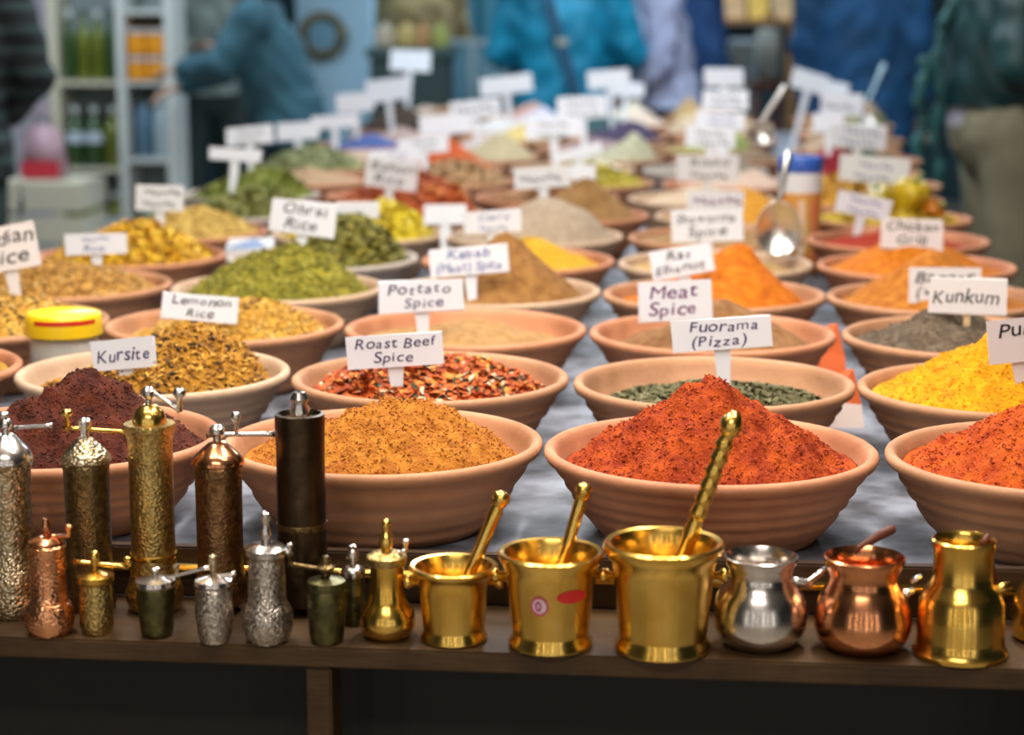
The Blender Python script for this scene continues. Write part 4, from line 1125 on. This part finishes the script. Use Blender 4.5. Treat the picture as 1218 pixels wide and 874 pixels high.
# wall shelf with orange and yellow goods
GY = 11.3
a = bg(772, 22, GY); b = bg(948, 22, GY)
ws = empty('wall_shelf', ((a.x + b.x) / 2, GY, 0), 'brown wooden rack with orange and yellow packets on its top board', 'shelf')
zt = a.z
OAK = mat('wood_oak', (.36, .18, .06), .5, var=.3, var_scale=10)
box('board', (0, 0, zt - .014), (b.x - a.x, .36, .028), OAK, ws, .003)
for x in (-1, 1):
    for y in (-1, 1): box('leg', (x * ((b.x - a.x) / 2 - .03), y * .15, (zt - .028) / 2), (.04, .04, zt - .028), OAK, ws, .003)
box('lower_board', (0, 0, .9), (b.x - a.x - .02, .34, .024), mat('wood_dk2', (.05, .05, .05), .6), ws)
box('back_board', (0, .17, (zt + .9) / 2 - .02), (b.x - a.x - .1, .01, zt - .97), mat('rack_back', (.03, .07, .09), .7), ws)
cols = [('golden yellow', (.72, .42, .05)), ('mauve', (.34, .26, .28)), ('deep brown', (.30, .15, .04)), ('tan', (.62, .38, .18)), ('bright amber', (.80, .50, .08)), ('light caramel', (.60, .40, .20))]
wid = (b.x - a.x - .04) / 6
for i, (nm, c_) in enumerate(cols):
    x = a.x + .02 + wid * (i + .5); hh = (.20, .16, .22, .18, .21, .19)[i]
    o = empty('goods_packet', (x, GY - .05, zt), '%s packet standing on the brown wooden rack' % nm, 'packet', 'packets on the wooden rack')
    bm = bmesh.new(); box_bm(bm, (0, 0, hh / 2), (wid * .86, .10, hh))
    for v in bm.verts:
        if v.co.z > hh * .6: v.co.y *= .25
    bmesh.ops.bevel(bm, geom=bm.edges[:], offset=.006, segments=2, affect='EDGES')
    me = bpy.data.meshes.new('packet'); bm.to_mesh(me); bm.free(); link('packet', me, mat('goods_%d' % i, c_, .4, var=.3, var_scale=14), o, False)
    box('crimp_seal', (0, 0, hh + .006), (wid * .84, .006, .016), mat('goods_%d' % i, c_), o)

# counter with pale goods under the khaki jacket
a = bg(440, 40, 9.3); b = bg(540, 40, 9.3)
k = scale_at(a)
ct = empty('side_counter', ((a.x + b.x) / 2, 9.3, 0), 'low dark side counter with cheese-coloured parcels, in front of the khaki jacket', 'counter')
zc = z_at(a.x, 9.3, 56)
box('counter_top', (0, 0, zc - .02), (b.x - a.x, .3, .04), mat('counter_dk', (.05, .09, .09), .5), ct, .004)
box('counter_body', (0, 0, (zc - .04) / 2), (b.x - a.x - .04, .26, zc - .04), mat('counter_dk2', (.025, .05, .05), .6), ct)
for i, (nm, c_, px, w) in enumerate((('pale cream', (.55, .48, .36), 458, 26), ('ochre yellow', (.58, .44, .16), 484, 28), ('orange-tan', (.55, .30, .12), 503, 20), ('yellow-green', (.42, .45, .12), 524, 22))):
    q = bg(px, 50, 9.25); rr = w / 2 / k
    o = lathe('wrapped_parcel', [(rr * .8, 0), (rr, .012), (rr * 1.0, .05), (rr * .8, .085), (rr * .3, .10), (rr * .12, .115)], mat('parcel_%d' % i, c_, .7, var=.3, var_scale=20), None, (q.x, 9.25, zc), 20)
    tag(o, '%s wrapped parcel on the low side counter' % nm, 'parcel', 'parcels on the side counter')

# ------------------------------------------------------------------ people
def capsule(V, Fc, a, ra, b, rb, seg=14, flat=None):
    a = Vector(a); b = Vector(b); t = (b - a)
    L = t.length
    t = t / L if L > 1e-6 else Vector((0, 0, 1))
    u = t.cross(Vector((0, 1, 0)))
    if u.length < .1: u = t.cross(Vector((1, 0, 0)))
    u.normalize(); v = t.cross(u)
    rings = []
    for i in range(5):
        th = math.pi / 2 * i / 4
        rings.append((a - t * ra * math.cos(th), ra * math.sin(th)))
    for i in range(5):
        th = math.pi / 2 * (1 - i / 4)
        rings.append((b + t * rb * math.cos(th), rb * math.sin(th)))
    s0 = len(V)
    for c, r in rings:
        for k in range(seg):
            th = 2 * math.pi * k / seg
            V.append(c + (u * math.cos(th) + v * math.sin(th)) * max(r, .0004))
    for i in range(len(rings) - 1):
        for k in range(seg):
            k2 = (k + 1) % seg
            Fc.append((s0 + i * seg + k, s0 + i * seg + k2, s0 + (i + 1) * seg + k2, s0 + (i + 1) * seg + k))
    Fc.append(tuple(s0 + k for k in range(seg))[::-1]); Fc.append(tuple(s0 + (len(rings) - 1) * seg + k for k in range(seg)))
def ellipsoid(V, Fc, c, r, n=12, m=16):
    s0 = len(V); c = Vector(c)
    for i in range(n + 1):
        th = math.pi * i / n
        for j in range(m):
            ph = 2 * math.pi * j / m; sn = max(math.sin(th), .004)
            V.append(c + Vector((r[0] * sn * math.cos(ph), r[1] * sn * math.sin(ph), r[2] * math.cos(th))))
    for i in range(n):
        for j in range(m):
            j2 = (j + 1) % m
            Fc.append((s0 + i * m + j, s0 + (i + 1) * m + j, s0 + (i + 1) * m + j2, s0 + i * m + j2))

def remesh(V, Fc, voxel, smooth=6):
    me = bpy.data.meshes.new('tmp'); me.from_pydata([tuple(v) for v in V], [], Fc)
    o = bpy.data.objects.new('tmp', me); COL.objects.link(o)
    m1_ = o.modifiers.new('r', 'REMESH'); m1_.mode = 'VOXEL'; m1_.voxel_size = voxel
    m2_ = o.modifiers.new('s', 'SMOOTH'); m2_.iterations = smooth; m2_.factor = .5
    bpy.context.view_layer.update()
    out = bpy.data.meshes.new_from_object(o.evaluated_get(bpy.context.evaluated_depsgraph_get()))
    COL.objects.unlink(o); bpy.data.objects.remove(o); bpy.data.meshes.remove(me)
    return out

SKIN = mat('skin', (.58, .34, .24), .55, var=.1, var_scale=10)
def person(label, X, Y, face, H=1.74, lean=(0, 0), top=(.05, .3, .4), trousers=(.05, .06, .09), hair=(.05, .035, .025), hands=None, jacket=True, hem=1.0,
           under=None, bulk=1.0, top2=None, stripes=False, hair_long=False, rough=.8, nopants_m=None):
    """standing figure; face = direction it looks to (radians about z, 0 looks towards -y).  lean: offset of the shoulders (x, y) in the body's own frame"""
    f = H / 1.74
    root = empty('person', (X, Y, 0), label, 'person', None, face)
    lx, ly = lean
    def tr(z): # leaning spine offset at height z
        t = max(0, (z - .95) / .5); return Vector((lx * t, ly * t, -0.30 * (lx * lx + ly * ly) * t))
    J = dict(hip=Vector((0, 0, .95)), waist=Vector((0, 0, 1.08)) + tr(1.08), chest=Vector((0, 0, 1.27)) + tr(1.27), neck=Vector((0, .01, 1.46)) + tr(1.46), head=Vector((0, -.02, 1.62)) + tr(1.60))
    for sx, n_ in ((-1, 'L'), (1, 'R')):
        J['sh' + n_] = Vector((sx * .175, .01, 1.40)) + tr(1.40)
        J['hp' + n_] = Vector((sx * .09, 0, .93)); J['kn' + n_] = Vector((sx * .10, -.015, .50)); J['an' + n_] = Vector((sx * .105, .02, .09))
        J['el' + n_] = Vector((sx * .235, .02, 1.13)) + tr(1.2); J['wr' + n_] = Vector((sx * .235, -.05, .88)) + tr(1.1)
    if hands:
        for k_, v_ in hands.items(): J[k_] = Vector(v_)
    B = []     # bones: a, ra, b, rb, zone
    b_ = bulk
    B += [(J['hip'] + Vector((-.05, 0, 0)), .125 * b_, J['hip'] + Vector((.05, 0, 0)), .125 * b_, 'legs'),
          (J['hip'], .135 * b_, J['waist'], .13 * b_, 'torso'), (J['waist'] + Vector((-.03, 0, 0)), .125 * b_, J['chest'] + Vector((-.05, 0, 0)), .125 * b_, 'torso'),
          (J['waist'] + Vector((.03, 0, 0)), .125 * b_, J['chest'] + Vector((.05, 0, 0)), .125 * b_, 'torso'),
          (J['chest'], .12 * b_, J['neck'] - Vector((0, 0, .06)), .085, 'torso'), (J['shL'], .07 * b_, J['shR'], .07 * b_, 'torso'),
          (J['neck'] - Vector((0, 0, .04)), .058, J['head'] - Vector((0, 0, .05)), .052, 'skin')]
    for n_ in 'LR':
        B += [(J['sh' + n_], .066 * b_, J['el' + n_], .048 * b_, 'arm'), (J['el' + n_], .047 * b_, J['wr' + n_].lerp(J['el' + n_], .1), .033 * b_, 'arm'),
              (J['wr' + n_].lerp(J['el' + n_], .2), .029, J['wr' + n_], .026, 'skin'),
              (J['hp' + n_], .095 * b_, J['kn' + n_], .062 * b_, 'legs'), (J['kn' + n_], .062 * b_, J['an' + n_], .042, 'legs'),
              (J['an' + n_] - Vector((0, 0, .03)), .042, J['an' + n_] + Vector((0, -.03, -.045)), .045, 'shoe'), (J['an' + n_] + Vector((0, .02, -.05)), .038, J['an' + n_] + Vector((0, -.15, -.055)), .034, 'shoe')]
        # hand: palm, four unequal fingers and a thumb from the side of the palm
        w = J['wr' + n_]; d = (w - J['el' + n_]).normalized()
        sd = d.cross(Vector((0, 0, 1)));
        if sd.length < .2: sd = d.cross(Vector((0, 1, 0)))
        sd.normalize(); nm = sd.cross(d)
        if n_ == 'L': sd = -sd
        for q in (-.022, -.007, .008, .022):
            B.append((w + sd * q * .6, .015, w + d * .085 + sd * q, .013, 'skin'))
        for q, L in ((-.030, .062), (-.010, .076), (.011, .082), (.031, .070)):
            k0 = w + d * .085 + sd * q; k1 = k0 + d * L * .5 - nm * .008; k2_ = k1 + d * L * .42 - nm * .022
            B += [(k0, .0095, k1, .0088, 'skin'), (k1, .0088, k2_, .0075, 'skin')]
        t0 = w + d * .028 + sd * .028; t1 = t0 + d * .030 + sd * .030; t2 = t1 + d * .030 + sd * .008
        B += [(t0, .013, t1, .0105, 'skin'), (t1, .0105, t2, .0085, 'skin')]
    V, Fc = [], []
    for a, ra, b, rb, z_ in B: capsule(V, Fc, a, ra, b, rb)
    h = J['head']
    ellipsoid(V, Fc, h + Vector((0, .012, .02)), (.076, .094, .10)); ellipsoid(V, Fc, h + Vector((0, -.022, -.045)), (.057, .066, .068))
    capsule(V, Fc, h + Vector((0, -.088, .005)), .009, h + Vector((0, -.105, -.028)), .014)       # nose
    for sx in (-1, 1): ellipsoid(V, Fc, h + Vector((sx * .077, .01, -.005)), (.012, .022, .032))
    ellipsoid(V, Fc, h + Vector((0, -.085, -.062)), (.024, .012, .008))
    me = remesh(V, Fc, .0105, 4)
    mt = mat('top_' + label[:24].replace(' ', '_'), top if under is None else under, rough, var=.18, var_scale=8)
    pants = mat('trousers_' + label[:24].replace(' ', '_'), trousers, .85, var=.25, var_scale=9, bump=.3, bump_scale=14)
    SHOE = mat('shoe_dark', (.03, .028, .026), .5)
    zn = [('skin', 0), ('torso', 1), ('arm', 1), ('legs', 2), ('shoe', 3)]; zi = dict(zn)
    n = len(me.polygons); C = np.empty(n * 3); me.polygons.foreach_get('center', C); C = C.reshape(-1, 3)
    best = np.full(n, 1e9); idx = np.zeros(n, int)
    for a, ra, b, rb, z_ in B:
        a = np.array(a); d = np.array(b) - a; LL = max(d.dot(d), 1e-9)
        t = np.clip(((C - a) @ d) / LL, 0, 1)
        dist = np.linalg.norm(C - a - t[:, None] * d, axis=1) - (ra + (rb - ra) * t)
        m_ = dist < best; best[m_] = dist[m_]; idx[m_] = zi[z_]
    hd = np.linalg.norm(C - np.array(h), axis=1) < .15
    idx[hd] = 0
    idx[(idx == 1) & (C[:, 2] < .955) & (np.abs(C[:, 0]) < .2) & (np.abs(C[:, 1]) < .2)] = 2
    me.transform(Matrix.Scale(f, 4))
    body = link('body', me, [SKIN, mt, pants, SHOE], root, True, idx.tolist())
    # eyes
    for sx in (-1, 1):
        V, Fc = [], []; ellipsoid(V, Fc, (h + Vector((sx * .030, -.078, .008))) * f, (.011, .010, .009), 8, 10)
        mesh_np('eye', V, Fc, mat('eye_dark', (.05, .04, .035), .2), root)
    # hair
    V, Fc = [], []
    ellipsoid(V, Fc, h + Vector((0, .026, .040)), (.086, .096, .094)); ellipsoid(V, Fc, h + Vector((0, .045, -.01)), (.080, .075, .085))
    if hair_long:
        capsule(V, Fc, h + Vector((0, .06, -.02)), .075, h + Vector((0, .075, -.17)), .05)
        for sx in (-1, 1): capsule(V, Fc, h + Vector((sx * .07, .02, .0)), .028, h + Vector((sx * .085, .03, -.15)), .024)
    hm = remesh(V, Fc, .012, 4)
    bm = bmesh.new(); bm.from_mesh(hm)
    if not hair_long:
        bmesh.ops.bisect_plane(bm, geom=bm.verts[:] + bm.edges[:] + bm.faces[:], plane_co=h + Vector((0, -.03, -.0)), plane_no=Vector((0, -.8, -.6)).normalized(), clear_outer=True)
    bm.to_mesh(hm); bm.free(); hm.transform(Matrix.Scale(f, 4))
    link('hair', hm, mat('hair_%.3f' % hair[0], hair, .6, var=.4, var_scale=40), root)
    if jacket:
        V, Fc = [], []
        e = .022
        for a, ra, b, rb, z_ in B:
            if z_ == 'torso': capsule(V, Fc, a, ra + e, b, rb + e)
            elif z_ == 'arm':
                capsule(V, Fc, a, ra + e * .9, b, rb + e * .8)
        if hem < .95:
            capsule(V, Fc, Vector((-.05, 0, hem - .1)), .165 * b_, J['hip'] + Vector((-.05, 0, .05)), .14 * b_); capsule(V, Fc, Vector((.05, 0, hem - .1)), .165 * b_, J['hip'] + Vector((.05, 0, .05)), .14 * b_)
        jm = remesh(V, Fc, .013, 4)
        bm = bmesh.new(); bm.from_mesh(jm)
        # cut the hem: only the trunk is cut, hands and sleeves stay
        mid = [v for v in bm.verts if v.co.z < hem and abs(v.co.x) < .20 * b_ and abs(v.co.y) < .24]
        bmesh.ops.delete(bm, geom=mid, context='VERTS')
        mid = [v for v in bm.verts if v.co.z > J['neck'].z + .02 and (v.co.xy - J['neck'].xy).length < .09]
        bmesh.ops.delete(bm, geom=mid, context='VERTS')
        # soft folds
        for v in bm.verts:
            q = math.sin(v.co.z * 46 + 3 * math.sin(v.co.x * 19) + 2.2 * math.sin(v.co.y * 23)) + .6 * math.sin(v.co.x * 60 + v.co.z * 25)
            v.co += v.normal * q * .0042
        bm.to_mesh(jm); bm.free(); jm.transform(Matrix.Scale(f, 4))
        jmats = [mat('jacket_' + label[:24].replace(' ', '_'), top, rough, col2=top2, var=.22, var_scale=7, bump=.3, bump_scale=16)]
        mi = None
        if stripes:
            jmats.append(mat('stripe_' + label[:24].replace(' ', '_'), stripes, rough))
            mi = [1 if (p_.center.z % .062) < .020 else 0 for p_ in jm.polygons]
        link('jacket', jm, jmats, root, True, mi)
    return root, J, f

def ppos(px, Y): return on_y(px, 100, Y).x
# teal jacket seen from behind, bag strap across the back
TEAL = (.0, .22, .36)
pr, J, f = person('person in a bright teal jacket seen from behind with a strap across the back', ppos(672, 8.75), 8.78, math.pi, 1.76, top=(.0, .25, .42), top2=(.0, .17, .30), bulk=1.08, hem=.86,
                  hands=dict(elL=(-.28, -.02, 1.14), wrL=(-.16, -.24, 1.06), elR=(.28, -.02, 1.14), wrR=(.16, -.24, 1.06)), rough=.55)
# strap: in the body's frame the back is +y
V = []
P = []
for i in range(13):
    t = i / 12; x = .10 - .19 * t; z = 1.50 - .62 * t
    P.append((x * f, (.185 + .012 * math.sin(t * math.pi)) * f, z * f))
Vs, Fs = [], []
for (x, y, z) in P:
    for dx, dy in ((-.022, .002), (.022, .002), (.022, .009), (-.022, .009)): Vs.append((x + dx, y + dy, z))
for i in range(12):
    for j in range(4): Fs.append((i * 4 + j, i * 4 + (j + 1) % 4, i * 4 + 4 + (j + 1) % 4, i * 4 + 4 + j))
mesh_np('bag_strap', Vs, Fs, mat('strap_navy', (.01, .07, .14), .7), pr, False)
box('strap_buckle', (.0, .205 * f, 1.19 * f), (.05, .012, .03), mat('buckle', (.35, .40, .36), .4, .5), pr, .003)

# leaning person in a lilac-white shirt and blue vest
person('person leaning over the table in a lilac-white shirt', ppos(792, 9.1), 9.12, math.radians(-68), 1.70, lean=(.0, -.10), top=(.52, .55, .74), top2=(.40, .42, .62), hair=(.06, .05, .045),
       hands=dict(elL=(-.22, -.06, 1.14), wrL=(-.36, -.16, 1.02), elR=(.20, -.10, 1.14), wrR=(.12, -.20, 1.02)), hem=.92, trousers=(.04, .07, .14))
vx = ppos(792, 9.8)
person('person in a dark navy coat behind the lilac shirt', vx + .02, 9.8, math.pi * .9, 1.72, top=(.012, .045, .15), top2=(.02, .08, .22), hair=(.05, .04, .03), hem=.85)
# long blue coat
person('person in a long deep blue coat standing at the far table corner', ppos(1026, 8.9), 8.95, math.radians(160), 1.82, top=(.002, .062, .17), top2=(.001, .036, .10), bulk=1.14, hem=.62, trousers=(.01, .03, .06), hair=(.03, .025, .02))
# dark green jacket, khaki trousers
gp, J, f = person('person in a dark green quilted jacket and khaki trousers beside the table', ppos(1200, 6.5), 6.5, math.radians(100), 1.84, top=(.003, .045, .048), top2=(.002, .022, .026), under=(.50, .48, .58), bulk=1.30, hem=1.0,
                  trousers=(.26, .235, .15), hands=dict(elL=(-.27, .06, 1.15), wrL=(-.20, -.18, 1.10), elR=(.29, .05, 1.14), wrR=(.20, -.2, 1.12)), rough=.5)
# scarf hanging in front of the green jacket
sx_, sY = ppos(1122, 6.2), 6.45
Minv = Matrix.Rotation(-math.radians(100), 4, 'Z')
for i, (dx, zt_, zb_) in enumerate(((-.035, 1.22, .78), (.015, 1.30, .70))):
    pts = []
    for j in range(24):
        t = j / 23; z = zt_ + (zb_ - zt_) * t
        w = Vector((sx_ + dx + .012 * math.sin(t * 17 + i * 2), sY + .008 * math.cos(t * 13), z)) - Vector((gp.location.x, gp.location.y, 0))
        pts.append(Minv @ w)
    tube('scarf_end', pts, [.020 + .006 * math.sin(j * 1.9 + i) for j in range(24)], mat('scarf_green', (.02, .13, .13), .7, col2=(.005, .03, .035), var_scale=26), gp, 10)
pts = []
for j in range(10):
    t = j / 9
    w = Vector((sx_ + .015 + .10 * t, sY - .0, 1.30 + .14 * math.sin(t * 1.5))) - Vector((gp.location.x, gp.location.y, 0))
    pts.append(Minv @ w)
tube('scarf_loop', pts, .022, mat('scarf_green', (.03, .2, .2)), gp, 10)

# far-left dark striped shirt
person('person in a black and teal striped top at the side of the stall', ppos(-78, 5.7), 5.72, math.radians(200), 1.78, top=(.006, .010, .012), stripes=(.035, .06, .06), bulk=1.05, hem=.86, trousers=(.03, .055, .05), hair=(.03, .025, .02),
       hands=dict(elR=(.26, -.02, 1.15), wrR=(.16, -.22, 1.05), elL=(-.26, -.02, 1.15), wrL=(-.18, -.22, 1.02)))
# grey-teal sweater bending towards the shelf
person('person in a grey-teal sweater bending and reaching towards the shelf unit', ppos(345, 8.3), 8.3, math.radians(-85), 1.62, lean=(0, -.16), top=(.035, .125, .17), top2=(.025, .085, .12), bulk=1.08, hem=.86, hair=(.12, .08, .05), hair_long=True,
       hands=dict(elL=(-.18, -.34, 1.16), wrL=(-.12, -.50, 1.10), elR=(.20, -.28, 1.20), wrR=(.10, -.46, 1.18)), trousers=(.02, .04, .06))
# facing person with a pale grey top
person('person in a pale grey-green top and dark trousers facing the grey-teal sweater', ppos(248, 9.5), 9.5, math.radians(30), 1.70, top=(.30, .37, .35), top2=(.20, .25, .23), hem=.95, hair=(.04, .03, .025),
       hands=dict(elL=(-.25, -.02, 1.12), wrL=(-.14, -.22, 1.18), elR=(.25, -.02, 1.12), wrR=(.10, -.26, 1.22)), trousers=(.03, .05, .05))
# khaki jacket
person('person in a khaki jacket behind the low side counter', ppos(494, 10.5), 10.5, math.radians(20), 1.76, top=(.30, .22, .09), top2=(.20, .15, .07), hem=.9, bulk=1.12, hair=(.06, .045, .03), trousers=(.05, .06, .05))
